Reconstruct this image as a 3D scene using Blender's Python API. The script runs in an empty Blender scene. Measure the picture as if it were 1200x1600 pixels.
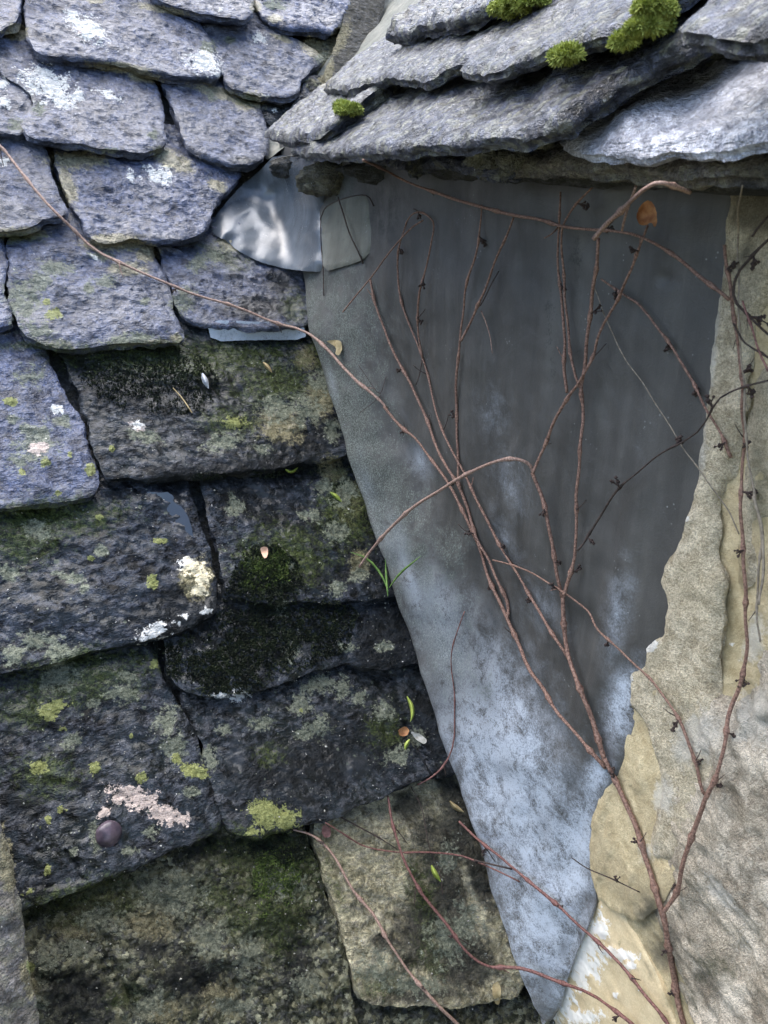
import bpy, math, random
import numpy as np
from mathutils import Vector
from mathutils.geometry import delaunay_2d_cdt
from mathutils.bvhtree import BVHTree
from mathutils.kdtree import KDTree

random.seed(7)
rng = np.random.default_rng(7)
scene = bpy.context.scene
COL = scene.collection
R_ = math.radians

# ------------------------------------------------------------------ camera
FPX = 1164.0                       # focal length in pixels of the 1200x1600 photograph
PITCH = R_(20.0)                   # camera looks 20 degrees down
CP = np.array([0.0, 0.0, 3.0])
RIGHT = np.array([1.0, 0, 0])
FWD = np.array([0, math.cos(PITCH), -math.sin(PITCH)])
UPV = np.array([0, math.sin(PITCH), math.cos(PITCH)])
cam_d = bpy.data.cameras.new('camera')
cam = bpy.data.objects.new('camera', cam_d)
COL.objects.link(cam)
cam.location = CP
cam.rotation_euler = (math.pi / 2 - PITCH, 0, 0)
cam_d.sensor_fit = 'VERTICAL'
cam_d.sensor_height = 4.8
cam_d.sensor_width = 3.6
cam_d.lens = 4.8 * FPX / 1600.0
cam_d.clip_start = 0.02
cam_d.clip_end = 500
cam_d.dof.use_dof = True
cam_d.dof.focus_distance = 1.12
cam_d.dof.aperture_fstop = 2.0
scene.camera = cam

# ------------------------------------------------------------------ sky, sun, exposure
SUN_EL, SUN_AZ = R_(70), R_(-54)   # high soft light, from the left behind the viewer
world = bpy.data.worlds.new('World')
scene.world = world
world.use_nodes = True
wt = world.node_tree
bg = wt.nodes['Background']
sky = wt.nodes.new('ShaderNodeTexSky')
sky.sky_type = 'NISHITA'
sky.sun_disc = False
sky.sun_elevation = SUN_EL
sky.sun_rotation = SUN_AZ
sky.dust_density = 2.0
wt.links.new(sky.outputs[0], bg.inputs[0])
bg.inputs[1].default_value = 0.085
sun_d = bpy.data.lights.new('sun', 'SUN')
sun_d.energy = 1.5
sun_d.angle = R_(72)
sun_d.color = (1.0, 0.98, 0.955)
sun = bpy.data.objects.new('sun', sun_d)
COL.objects.link(sun)
sdir = Vector((math.sin(SUN_AZ) * math.cos(SUN_EL), math.cos(SUN_AZ) * math.cos(SUN_EL), math.sin(SUN_EL)))
sun.rotation_euler = sdir.to_track_quat('Z', 'Y').to_euler()
sun.location = (0, 0, 8)
scene.view_settings.view_transform = 'Standard'
scene.view_settings.look = 'None'
scene.view_settings.gamma = 1.0
scene.view_settings.use_curve_mapping = False
scene.view_settings.exposure = 2.42
scene.cycles.use_adaptive_sampling = True
scene.cycles.adaptive_threshold = 0.02
scene.cycles.max_bounces = 4
scene.cycles.diffuse_bounces = 3

# ------------------------------------------------------------------ geometry helpers
def nrm(v):
    return v / np.linalg.norm(v)

def rays(px):
    px = np.atleast_2d(np.asarray(px, float))
    u = (px[:, 0] - 600) / FPX
    v = (800 - px[:, 1]) / FPX
    return u[:, None] * RIGHT + FWD + v[:, None] * UPV

def project(P):
    Q = np.atleast_2d(P) - CP
    d = Q @ FWD
    return np.stack([600 + FPX * (Q @ RIGHT) / d, 800 - FPX * (Q @ UPV) / d], 1)

class Plane:
    def __init__(s, O, N, A):
        s.O = np.asarray(O, float); s.N = nrm(np.asarray(N, float))
        A = np.asarray(A, float); s.A = nrm(A - s.N * (A @ s.N)); s.B = np.cross(s.N, s.A)
    def hit(s, px, h=0.0):
        d = rays(px)
        h = np.broadcast_to(np.asarray(h, float), (len(d),))
        t = ((s.O - CP) @ s.N + h) / (d @ s.N)
        return CP + d * t[:, None]
    def ab(s, P):
        Q = P - s.O
        return np.stack([Q @ s.A, Q @ s.B], 1)
    def pt(s, ab, h):
        return s.O + ab[:, :1] * s.A + ab[:, 1:2] * s.B + np.asarray(h).reshape(-1, 1) * s.N

TH = R_(50)
hn = np.array([math.cos(R_(62)), -math.sin(R_(62)), 0])         # the way the main roof faces
RN = np.array([math.sin(TH) * hn[0], math.sin(TH) * hn[1], math.cos(TH)])
RA = np.array([math.sin(R_(62)), math.cos(R_(62)), 0])
ROOF = Plane(CP + rays([(600, 880)])[0] * 1.285, RN, RA)
LEADH = 0.043
j0, j1 = ROOF.hit([(470, 430), (792, 1470)], LEADH)
jd = nrm(j1 - j0)
WN = nrm(np.cross(jd, np.array([0, 0, 1.0])))
if WN[0] > 0: WN = -WN
WALL = Plane(j0 - WN * 0.05, WN, np.cross(np.array([0, 0, 1.0]), WN))   # A runs toward the viewer, B is up
d1 = ROOF.hit([(425, 245)], 0.02)[0]
d2 = ROOF.hit([(603, 15)], 0.02)[0]
d3 = CP + rays([(1200, 228)])[0] * 0.47
DN = nrm(np.cross(d3 - d1, d2 - d1))
if DN[2] < 0: DN = -DN
DORM = Plane(d3, DN, d3 - d1)

# ---- noise
PERM = rng.permutation(512)
PERM = np.concatenate([PERM, PERM, PERM])
GR = rng.normal(size=(512, 3)); GR /= np.linalg.norm(GR, axis=1)[:, None]
def perlin(P):
    P = np.asarray(P, float)
    I = np.floor(P).astype(int); f = P - I
    u = f * f * f * (f * (f * 6 - 15) + 10)
    I = I & 511
    out = 0
    for dx in (0, 1):
        for dy in (0, 1):
            for dz in (0, 1):
                h = PERM[PERM[PERM[(I[:, 0] + dx) & 511] + ((I[:, 1] + dy) & 511)] + ((I[:, 2] + dz) & 511)]
                g = GR[h]
                dot = g[:, 0] * (f[:, 0] - dx) + g[:, 1] * (f[:, 1] - dy) + g[:, 2] * (f[:, 2] - dz)
                w = (u[:, 0] if dx else 1 - u[:, 0]) * (u[:, 1] if dy else 1 - u[:, 1]) * (u[:, 2] if dz else 1 - u[:, 2])
                out = out + w * dot
    return out * 1.6
def fbm(P, o=4, g=0.5):
    s = 0; a = 1.0; P = np.asarray(P, float).copy()
    for i in range(o):
        s = s + a * perlin(P + 17.3 * i); P = P * 2.03; a *= g
    return s
def n2(ab, scale, seed=0.0, o=3, g=0.5):
    ab = np.asarray(ab, float)
    return fbm(np.column_stack([ab[:, 0] * scale + seed, ab[:, 1] * scale - seed * 0.7, np.full(len(ab), seed * 1.3 + 0.37)]), o, g)
def sstep(e0, e1, x):
    t = np.clip((x - e0) / (e1 - e0), 0, 1)
    return t * t * (3 - 2 * t)

# ---- polygons
def resample(poly, step, closed=True):
    P = np.asarray(poly, float)
    if closed: P = np.vstack([P, P[:1]])
    L = np.r_[0, np.cumsum(np.linalg.norm(np.diff(P, axis=0), axis=1))]
    n = max(int(L[-1] / step), 4)
    t = np.linspace(0, L[-1], n + 1)
    if closed: t = t[:-1]
    return np.column_stack([np.interp(t, L, P[:, k]) for k in range(P.shape[1])])
def chaikin(P, it=2, closed=True):
    P = np.asarray(P, float)
    for _ in range(it):
        if closed:
            Q = np.roll(P, -1, 0)
            P = np.stack([P * .8 + Q * .2, P * .2 + Q * .8], 1).reshape(-1, P.shape[1])
        else:
            Q = np.stack([P[:-1] * .75 + P[1:] * .25, P[:-1] * .25 + P[1:] * .75], 1).reshape(-1, P.shape[1])
            P = np.vstack([P[:1], Q, P[-1:]])
    return P
def inside(pts, poly):
    x, y = pts[:, 0][:, None], pts[:, 1][:, None]
    x0, y0 = poly[:, 0][None], poly[:, 1][None]
    Q = np.roll(poly, -1, 0); x1, y1 = Q[:, 0][None], Q[:, 1][None]
    c = ((y0 > y) != (y1 > y))
    with np.errstate(divide='ignore', invalid='ignore'):
        xi = (x1 - x0) * (y - y0) / (y1 - y0) + x0
    return (np.sum(c & (x < xi), 1) % 2) == 1
def dist_poly(pts, poly, closed=True):
    """distance of each point to an outline, through a tree of close-set points along it"""
    L = np.linalg.norm(np.diff(np.vstack([poly, poly[:1]]) if closed else poly, axis=0), axis=1).sum()
    Q = resample(poly, L / max(len(poly) * 4, 80), closed)
    kd = KDTree(len(Q))
    for i, q in enumerate(Q.tolist()): kd.insert((q[0], q[1], 0), i)
    kd.balance()
    f = kd.find
    return np.array([f((p[0], p[1], 0))[2] for p in pts.tolist()]) if len(pts) else np.zeros(0)
def grid_inside(out, g):
    """staggered grid of points inside an outline, row by row"""
    lo, hi = out.min(0), out.max(0)
    A, Bq = out, np.roll(out, -1, 0)
    res = []
    for r, y in enumerate(np.arange(lo[1] + g * .31, hi[1], g * .9)):
        c = (A[:, 1] > y) != (Bq[:, 1] > y)
        if not c.any(): continue
        x = np.sort((Bq[c, 0] - A[c, 0]) * (y - A[c, 1]) / (Bq[c, 1] - A[c, 1]) + A[c, 0])
        gx = np.arange(lo[0] + (r % 2) * g * .5, hi[0], g)
        k = np.searchsorted(x, gx) % 2 == 1
        if k.any(): res.append(np.column_stack([gx[k], np.full(k.sum(), y)]))
    return np.vstack(res) if res else np.zeros((0, 2))

# ---- object helpers
def link(name, me, mat=None, parent=None):
    o = bpy.data.objects.new(name, me)
    COL.objects.link(o)
    if mat: me.materials.append(mat)
    if parent: o.parent = parent
    return o
def mesh(verts, faces, smooth=True, sharp=None):
    me = bpy.data.meshes.new('m')
    me.from_pydata([tuple(v) for v in np.asarray(verts, float).tolist()], [], faces)
    if smooth:
        me.polygons.foreach_set('use_smooth', [True] * len(me.polygons))
        if sharp: me.set_sharp_from_angle(angle=R_(sharp))
    me.update()
    return me
def thing(name, label, cat, group=None, loc=(0, 0, 0)):
    o = bpy.data.objects.new(name, None)
    COL.objects.link(o); o.empty_display_size = 0.05
    return tag(o, label, cat, group)
def tag(o, label, cat, group=None, kind=None):
    o['label'] = label; o['category'] = cat
    if group: o['group'] = group
    if kind: o['kind'] = kind
    return o
SURF = []          # (verts, faces) of everything the small things may rest on
def add_attr(me, name, arr):
    at = me.attributes.new(name, 'FLOAT_COLOR', 'POINT')
    at.data.foreach_set('color', np.asarray(arr, np.float32).ravel())

# ---- growths, stains and painted darks on the stones: spots by where they lie (x, y, rx, ry, angle), later read as soft fields on the surface
SPOTS = {k: [] for k in ('white', 'yellow', 'algae', 'tan', 'dark', 'pale', 'pink', 'wet')}
def spot(kind, *l):
    SPOTS[kind] += l
def field(px, kind):
    f = np.full(len(px), -1.5)
    for s in SPOTS[kind]:
        x, y, rx, ry = s[:4]; a = R_(s[4]) if len(s) > 4 else 0.0
        amp = s[5] if len(s) > 5 else 1.0
        dx, dy = px[:, 0] - x, px[:, 1] - y
        u = (dx * math.cos(a) + dy * math.sin(a)) / rx
        v = (-dx * math.sin(a) + dy * math.cos(a)) / ry
        f = np.maximum(f, np.minimum(amp, (1 - np.sqrt(u * u + v * v)) * 1.0 + (amp - 1)))
    return f
def paint(me, P):
    px = project(P)
    F = {k: np.clip(field(px, k) * 0.5 + 0.5, 0, 1) for k in SPOTS}
    add_attr(me, 'pa', np.column_stack([F['white'], F['yellow'], F['algae'], F['tan']]))
    add_attr(me, 'pb', np.column_stack([F['dark'], F['pale'], F['pink'], F['wet']]))

CRACKS = []
def slab(name, poly, pl, hfun, thick, g, mat, parent, seed=0.0, amp=1.0, edge=(0.006, 0.003), rough=0.0035,
         step=0, disp=None, px_input=True, corner=2, flat_edge=False, register=True, levels=3):
    """One stone: an outline on a plane, split-stone relief on top, ragged strata on its sides."""
    poly = np.asarray(poly, float)
    if px_input:
        poly = resample(chaikin(poly, corner), 4.0)
        ab = pl.ab(pl.hit(poly))
        for _ in range(4):
            h = hfun(ab, ab)
            ab = pl.ab(pl.hit(poly, h))
    else:
        ab = resample(chaikin(poly, corner), 0.004)
    ref = ab
    out = resample(ab, g * 1.25)
    area = 0.5 * np.sum(out[:, 0] * np.roll(out[:, 1], -1) - np.roll(out[:, 0], -1) * out[:, 1])
    if area < 0: out = out[::-1].copy()
    tan = np.roll(out, -1, 0) - np.roll(out, 1, 0)
    on = np.column_stack([tan[:, 1], -tan[:, 0]]); on /= np.maximum(np.linalg.norm(on, axis=1), 1e-9)[:, None]
    out = out + on * (rough * (n2(out, 22, seed, 3) * 1.3 + n2(out, 120, seed + 5, 2) * .4))[:, None]
    pts = grid_inside(out, g)
    pts = pts + rng.uniform(-.18, .18, pts.shape) * g
    if len(pts): pts = pts[dist_poly(pts, out) > .55 * g]
    allp = np.vstack([out, pts]) if len(pts) else out
    n = len(out)
    r = delaunay_2d_cdt([Vector(p) for p in allp.tolist()], [], [list(range(n))], 1, 1e-7)
    V2 = np.array([tuple(v) for v in r[0]]); tris = r[2]; org = r[3]
    mp = {}
    for k, l in enumerate(org):
        for q in l: mp[q] = k
    loop = [mp[i] for i in range(n) if i in mp]
    sd = dist_poly(V2, out)
    h = hfun(V2, ref)
    if disp is None:
        rel = .0026 * n2(V2, 7, seed + 1, 3)
        rot = V2 @ np.array([[.82, .57], [-.57, .82]])
        q = n2(rot * np.array([.6, 1.3]), 16, seed + 2, 3) * 4.0
        fq = q - np.floor(q)
        rel += .0015 * (np.floor(q) + sstep(.80, .99, fq))
        rel += .0019 * (1 - np.abs(n2(rot * np.array([.55, 1.25]), 50, seed + 3, 3)) * 2)
        rel += .0012 * n2(V2, 110, seed + 4, 2)
        rel *= amp * (.3 + .7 * sstep(0, .018, sd))
    else:
        rel = disp(V2, sd)
    h = h + rel
    ew, ed = edge
    if ed:
        k = np.clip(1 - sd / (ew * (1 + .7 * n2(V2, 25, seed + 9, 2))), 0, 1)
        h = h - ed * k ** 1.7 * (1.0 + .6 * n2(V2, 28, seed + 8, 2))
    P = pl.pt(V2, h)
    px = project(P)
    crust = np.maximum(np.maximum(field(px, 'white'), field(px, 'pink')), field(px, 'yellow'))
    h = h + .0014 * sstep(-.05, .25, crust + .5 * n2(V2, 90, 77, 2)) * (1 + .8 * n2(V2, 130, 79, 2))
    for cr, wd, dp in CRACKS:
        near = (px[:, 0] > cr[:, 0].min() - 20) & (px[:, 0] < cr[:, 0].max() + 20) & (px[:, 1] > cr[:, 1].min() - 20) & (px[:, 1] < cr[:, 1].max() + 20)
        if near.any():
            d = dist_poly(px[near], cr, False)
            h[near] -= dp * np.clip(1 - d / wd, 0, 1)
    P = pl.pt(V2, h)
    faces = [list(f) for f in tris]
    verts = [P]
    prev = loop; base = len(P)
    m = len(loop)
    lo2 = V2[loop]; lh = h[loop]
    t2 = np.roll(lo2, -1, 0) - np.roll(lo2, 1, 0)
    ln = np.column_stack([t2[:, 1], -t2[:, 0]]); ln /= np.maximum(np.linalg.norm(ln, axis=1), 1e-9)[:, None]
    for lv in range(1, levels + 1):
        fr = lv / levels
        off = (0 if flat_edge else 1) * rough * (1.3 * n2(lo2 + lv * 3.1, 20, seed + 11 * lv, 3) + .7 * math.sin(lv * 2.4 + seed) - (1.6 * fr * fr))
        ring = pl.pt(lo2 + ln * off[:, None], lh - thick * fr * (1 + .12 * n2(lo2, 40, seed + 3 * lv, 2)))
        verts.append(ring)
        cur = list(range(base, base + m)); base += m
        for i in range(m):
            k = (i + 1) % m
            faces.append([prev[i], cur[i], cur[k], prev[k]])
        prev = cur
    faces.append(prev[::-1])
    V = np.vstack(verts)
    me = mesh(V, faces, True, 48)
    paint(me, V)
    c = V.mean(0)
    o = link(name, me, mat, parent)
    if register: SURF.append((V, faces))
    return o

# ------------------------------------------------------------------ shader helper
class NT:
    def __init__(s, name):
        s.m = bpy.data.materials.new(name); s.m.use_nodes = True
        s.t = s.m.node_tree; s.b = s.t.nodes['Principled BSDF']
        g = s.n('ShaderNodeNewGeometry'); s.pos = g.outputs['Position']; s.nor = g.outputs['Normal']
        oi = s.n('ShaderNodeObjectInfo'); s.rnd = oi.outputs['Random']
        ad = s.n('ShaderNodeVectorMath'); ad.operation = 'ADD'
        cm = s.n('ShaderNodeCombineXYZ')
        mu = s.math('MULTIPLY', s.rnd, 23.0)
        for i in range(3): s.l(mu, cm.inputs[i])
        s.l(s.pos, ad.inputs[0]); s.l(cm.outputs[0], ad.inputs[1])
        sc = s.n('ShaderNodeVectorMath'); sc.operation = 'SCALE'      # grain differs from stone to stone
        s.l(ad.outputs[0], sc.inputs[0]); s.l(s.math('ADD', .72, s.math('MULTIPLY', s.rnd, .6)), sc.inputs['Scale'])
        s.vec = sc.outputs[0]
    def n(s, t): return s.t.nodes.new(t)
    def l(s, a, b): s.t.links.new(a, b)
    def put(s, sock, v):
        if isinstance(v, (int, float)): sock.default_value = v
        elif isinstance(v, (tuple, list)):
            sock.default_value = tuple(v) + ((1,) if len(v) == 3 and len(sock.default_value) == 4 else ())
        else: s.l(v, sock)
    def math(s, op, a, b=0.0, clamp=False):
        k = s.n('ShaderNodeMath'); k.operation = op; k.use_clamp = clamp
        s.put(k.inputs[0], a); s.put(k.inputs[1], b); return k.outputs[0]
    def noise(s, scale, detail=4, rough=.55, vec=None, dist=0.0, stretch=None, tex=None):
        k = s.n('ShaderNodeTexNoise'); v = vec or s.vec
        if stretch:
            mp = s.n('ShaderNodeMapping'); mp.inputs['Scale'].default_value = stretch[0]; mp.inputs['Rotation'].default_value = stretch[1]
            s.l(v, mp.inputs['Vector']); v = mp.outputs[0]
        if tex:
            mp = s.n('ShaderNodeMapping'); mp.vector_type = 'TEXTURE'; mp.inputs['Rotation'].default_value = tex[1]; mp.inputs['Scale'].default_value = tex[0]
            s.l(v, mp.inputs['Vector']); v = mp.outputs[0]
        s.l(v, k.inputs['Vector'])
        k.inputs['Scale'].default_value = scale; k.inputs['Detail'].default_value = detail
        k.inputs['Roughness'].default_value = rough; k.inputs['Distortion'].default_value = dist
        return k.outputs['Fac']
    def voro(s, scale, feature='F1', vec=None, out='Distance', rand=1.0):
        k = s.n('ShaderNodeTexVoronoi'); k.feature = feature
        s.l(vec or s.vec, k.inputs['Vector']); k.inputs['Scale'].default_value = scale
        k.inputs['Randomness'].default_value = rand
        return k.outputs[out]
    def rng(s, v, a, b, c=0.0, d=1.0, smooth=True):
        k = s.n('ShaderNodeMapRange'); k.interpolation_type = 'SMOOTHSTEP' if smooth else 'LINEAR'
        s.put(k.inputs[0], v); k.inputs[1].default_value = a; k.inputs[2].default_value = b
        k.inputs[3].default_value = c; k.inputs[4].default_value = d
        return k.outputs[0]
    def mix(s, f, a, b, mode='MIX'):
        k = s.n('ShaderNodeMix'); k.data_type = 'RGBA'; k.blend_type = mode
        s.put(k.inputs[0], f); s.put(k.inputs[6], a); s.put(k.inputs[7], b); return k.outputs[2]
    def fmix(s, f, a, b):
        k = s.n('ShaderNodeMix'); k.data_type = 'FLOAT'
        s.put(k.inputs[0], f); s.put(k.inputs[2], a); s.put(k.inputs[3], b); return k.outputs[0]
    def attr(s, name):
        k = s.n('ShaderNodeAttribute'); k.attribute_name = name
        sp = s.n('ShaderNodeSeparateColor'); s.l(k.outputs['Color'], sp.inputs[0])
        return sp.outputs[0], sp.outputs[1], sp.outputs[2], k.outputs['Alpha']
    def bump(s, h, dist, strength=1.0, prev=None):
        k = s.n('ShaderNodeBump'); k.inputs['Distance'].default_value = dist; s.put(k.inputs['Strength'], strength)
        s.put(k.inputs['Height'], h)
        if prev is not None: s.l(prev, k.inputs['Normal'])
        return k.outputs[0]
    def done(s, color, rough, normal=None, spec=.5):
        s.put(s.b.inputs['Base Color'], color); s.put(s.b.inputs['Roughness'], rough)
        s.put(s.b.inputs['Specular IOR Level'], spec)
        if normal is not None: s.l(normal, s.b.inputs['Normal'])
        return s.m

def mat_stone(name, c0, c1, c2, rough=.55, bumpmm=1.6, scatter=.35, moss=.0, grit=.5, spec=.5, gran=0.0, strata=None, coat=0.0, crough=.2, cbump=.8):
    """Split stone with crusts growing on it."""
    m = NT(name)
    white, yellow, algae, tan = m.attr('pa')
    dark, pale, pink, wet = m.attr('pb')
    nb = m.noise(9, 3, .6, dist=.4); nm = m.noise(38, 5, .68, dist=.3); nf = m.noise(190, 3, .7); ng = m.noise(640, 2, .6)
    nst = m.noise(52, 4, .7, stretch=((1, 1, 2.4), (.5, .3, .5))) if strata is None else m.noise(46, 5, .66, dist=.6, tex=strata)
    nst = m.rng(nst, .3, .72, 0, 1, False)
    col = m.mix(m.rng(nm, .36, .64), c0, c1)
    col = m.mix(m.rng(nb, .45, .68, 0, .75), col, c2)
    col = m.mix(m.rng(nst, .35, .75, 0, .5), col, m.mix(.6, c1, (.16, .165, .19)))
    val = m.math('ADD', m.math('MULTIPLY', nf, 1.0), m.math('MULTIPLY', ng, .8))
    col = m.mix(1.0, col, m.mix(m.rng(val, .62, 1.2), (.45, .45, .46), (1.55, 1.55, 1.57)), 'MULTIPLY')
    tint = m.mix(m.rnd, (.74, .80, .92), (1.2, 1.17, 1.1))
    col = m.mix(1.0, col, tint, 'MULTIPLY')
    if gran:
        vc = m.n('ShaderNodeTexVoronoi'); wv = m.n('ShaderNodeVectorMath'); wv.operation = 'MULTIPLY_ADD'
        cx = m.n('ShaderNodeCombineXYZ'); m.l(nf, cx.inputs[0]); m.l(nm, cx.inputs[1]); m.l(ng, cx.inputs[2])
        m.l(cx.outputs[0], wv.inputs[0]); wv.inputs[1].default_value = (.012, .012, .012); m.l(m.vec, wv.inputs[2])
        m.l(wv.outputs[0], vc.inputs['Vector']); vc.inputs['Scale'].default_value = 125
        sc = m.n('ShaderNodeSeparateColor'); m.l(vc.outputs['Color'], sc.inputs[0])
        cell = m.math('ADD', m.math('MULTIPLY', sc.outputs[0], .55), m.math('MULTIPLY', nm, .9))
        col = m.mix(m.math('MULTIPLY', m.rng(cell, .70, .94), gran), col, m.mix(sc.outputs[1], (.12, .115, .06), (.36, .36, .25)))
        col = m.mix(m.math('MULTIPLY', m.rng(cell, .5, .36), gran), col, (.012, .014, .008))
    # breakup noise used to fray the edge of every crust
    br = m.math('ADD', m.math('MULTIPLY', m.noise(60, 5, .7), .75), m.math('MULTIPLY', nf, .4))
    br = m.math('SUBTRACT', br, .57)
    def mask(f, a, lo, hi):
        return m.rng(m.math('ADD', f, m.math('MULTIPLY', br, a)), lo, hi)
    # stains and painted darks first (soft), then crusts (crisp)
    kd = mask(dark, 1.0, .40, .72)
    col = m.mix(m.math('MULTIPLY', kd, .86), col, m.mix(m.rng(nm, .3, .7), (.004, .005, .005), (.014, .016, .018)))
    kt = mask(tan, 1.2, .42, .66)
    col = m.mix(m.math('MULTIPLY', kt, .85), col, m.mix(m.rng(val, .65, 1.15), (.085, .075, .04), (.31, .28, .165)))
    ka = mask(algae, 1.5, .38, .78)
    col = m.mix(m.math('MULTIPLY', ka, .8), col, m.mix(m.rng(val, .65, 1.15), (.006, .009, .004), (.075, .098, .026)))
    # small scattered crusts everywhere
    sp = m.rng(m.math('ADD', m.voro(46), m.math('MULTIPLY', br, .5)), .10, .16, 1, 0)
    keep = m.rng(m.noise(14, 2, .5), .55, .62)
    kp0 = m.math('MULTIPLY', m.math('MULTIPLY', sp, keep), scatter)
    sp2 = m.rng(m.math('ADD', m.voro(120), m.math('MULTIPLY', br, .6)), .08, .15, 1, 0)
    keep2 = m.rng(m.noise(22, 2, .5), .5, .6)
    kp2 = m.math('MULTIPLY', m.math('MULTIPLY', sp2, keep2), scatter)
    col = m.mix(kp0, col, (.15, .17, .13)); col = m.mix(kp2, col, (.26, .27, .23))
    kp = mask(pale, 2.3, .46, .74)
    col = m.mix(m.math('MULTIPLY', kp, .85), col, m.mix(m.rng(val, .6, 1.2), (.07, .08, .058), (.25, .265, .20)))
    kk = mask(pink, 2.6, .47, .60)
    col = m.mix(m.math('MULTIPLY', kk, .95), col, m.mix(m.rng(val, .6, 1.2), (.30, .245, .22), (.66, .55, .49)))
    ky = mask(yellow, 1.9, .46, .57)
    col = m.mix(m.math('MULTIPLY', ky, .95), col, m.mix(m.rng(val, .6, 1.2), (.11, .12, .04), (.28, .30, .12)))
    kw = mask(white, 2.9, .46, .66)
    col = m.mix(m.math('MULTIPLY', kw, .97), col, m.mix(m.rng(val, .55, 1.1), m.mix(kt, (.34, .34, .32), (.42, .37, .24)), m.mix(kt, (.74, .74, .72), (.78, .70, .50))))
    crust = m.math('MAXIMUM', m.math('MAXIMUM', kw, ky), m.math('MAXIMUM', kp, m.math('MAXIMUM', kk, m.math('MAXIMUM', kp0, kp2))))
    kwet = mask(wet, 1.0, .45, .62)
    ro = m.rng(nm, .3, .7, rough - .12, rough + .14)
    ro = m.fmix(m.math('MULTIPLY', kd, .7), ro, rough - .05)
    ro = m.fmix(crust, ro, .92)
    ro = m.fmix(kwet, ro, .06)
    soft = m.math('SUBTRACT', 1.0, m.math('MULTIPLY', kwet, .93))
    col = m.mix(m.math('MULTIPLY', kwet, .6), col, (.02, .022, .024))
    h = m.math('ADD', m.math('MULTIPLY', nst, 1.1), m.math('ADD', m.math('MULTIPLY', nf, .9), m.math('MULTIPLY', ng, grit)))
    if gran: h = m.math('ADD', h, m.math('MULTIPLY', m.math('SUBTRACT', 1.0, vc.outputs['Distance']), 1.6 * gran))
    nr = m.bump(h, bumpmm * .001 * 2.2, soft)
    if coat:   # a film of rain over the stone, thinner where crusts stand up
        film = m.math('MULTIPLY', m.rng(m.math('ADD', m.math('MULTIPLY', nb, .7), m.math('MULTIPLY', nm, .5)), .42, .74, .25, 1.0), coat)
        film = m.math('MULTIPLY', film, m.math('SUBTRACT', 1.0, m.math('MULTIPLY', crust, .8)))
        m.put(m.b.inputs['Coat Weight'], film); m.b.inputs['Coat Roughness'].default_value = crough
        m.b.inputs['Coat IOR'].default_value = 1.5
        m.l(m.bump(m.math('ADD', nst, m.math('MULTIPLY', nf, .35)), bumpmm * .0011, cbump), m.b.inputs['Coat Normal'])
    return m.done(col, ro, nr, spec)

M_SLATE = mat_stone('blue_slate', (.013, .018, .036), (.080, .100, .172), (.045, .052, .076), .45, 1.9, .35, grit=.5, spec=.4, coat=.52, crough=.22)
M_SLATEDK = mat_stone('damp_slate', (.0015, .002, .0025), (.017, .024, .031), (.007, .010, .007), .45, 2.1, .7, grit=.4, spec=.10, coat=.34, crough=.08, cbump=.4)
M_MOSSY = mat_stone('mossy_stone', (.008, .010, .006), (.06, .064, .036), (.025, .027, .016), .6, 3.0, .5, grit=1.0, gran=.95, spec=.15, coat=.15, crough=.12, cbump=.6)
M_TANSTONE = mat_stone('buff_stone', (.13, .12, .075), (.42, .39, .27), (.26, .24, .155), .7, 2.4, .3, grit=.7, gran=.3, spec=.2)
M_EAVE = mat_stone('eave_slate', (.006, .007, .011), (.085, .096, .138), (.03, .032, .037), .45, 2.8, .4, grit=1.0, gran=.5, spec=.35, coat=.40, crough=.18)
M_EAVEB = mat_stone('eave_slate_sheen', (.11, .12, .165), (.56, .58, .66), (.34, .355, .42), .4, 3.2, .1, grit=.2, spec=.5, strata=((3.2, 1, 1), (0, 0, R_(-67))), coat=.8, crough=.28)  # pale slate, with sky reflection also put into its base colour
M_MORTAR = mat_stone('lime_mortar', (.07, .065, .045), (.20, .19, .14), (.12, .115, .08), .8, 3.5, .2, grit=1.0, gran=.5)
M_BED = mat_stone('dark_bedding', (.02, .02, .016), (.05, .048, .036), (.035, .034, .025), .8, 3.0, .1)
M_COPING = mat_stone('weathered_coping', (.08, .07, .06), (.22, .195, .16), (.14, .125, .10), .8, 3.0, .4, grit=1.0, gran=.4)

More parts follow.
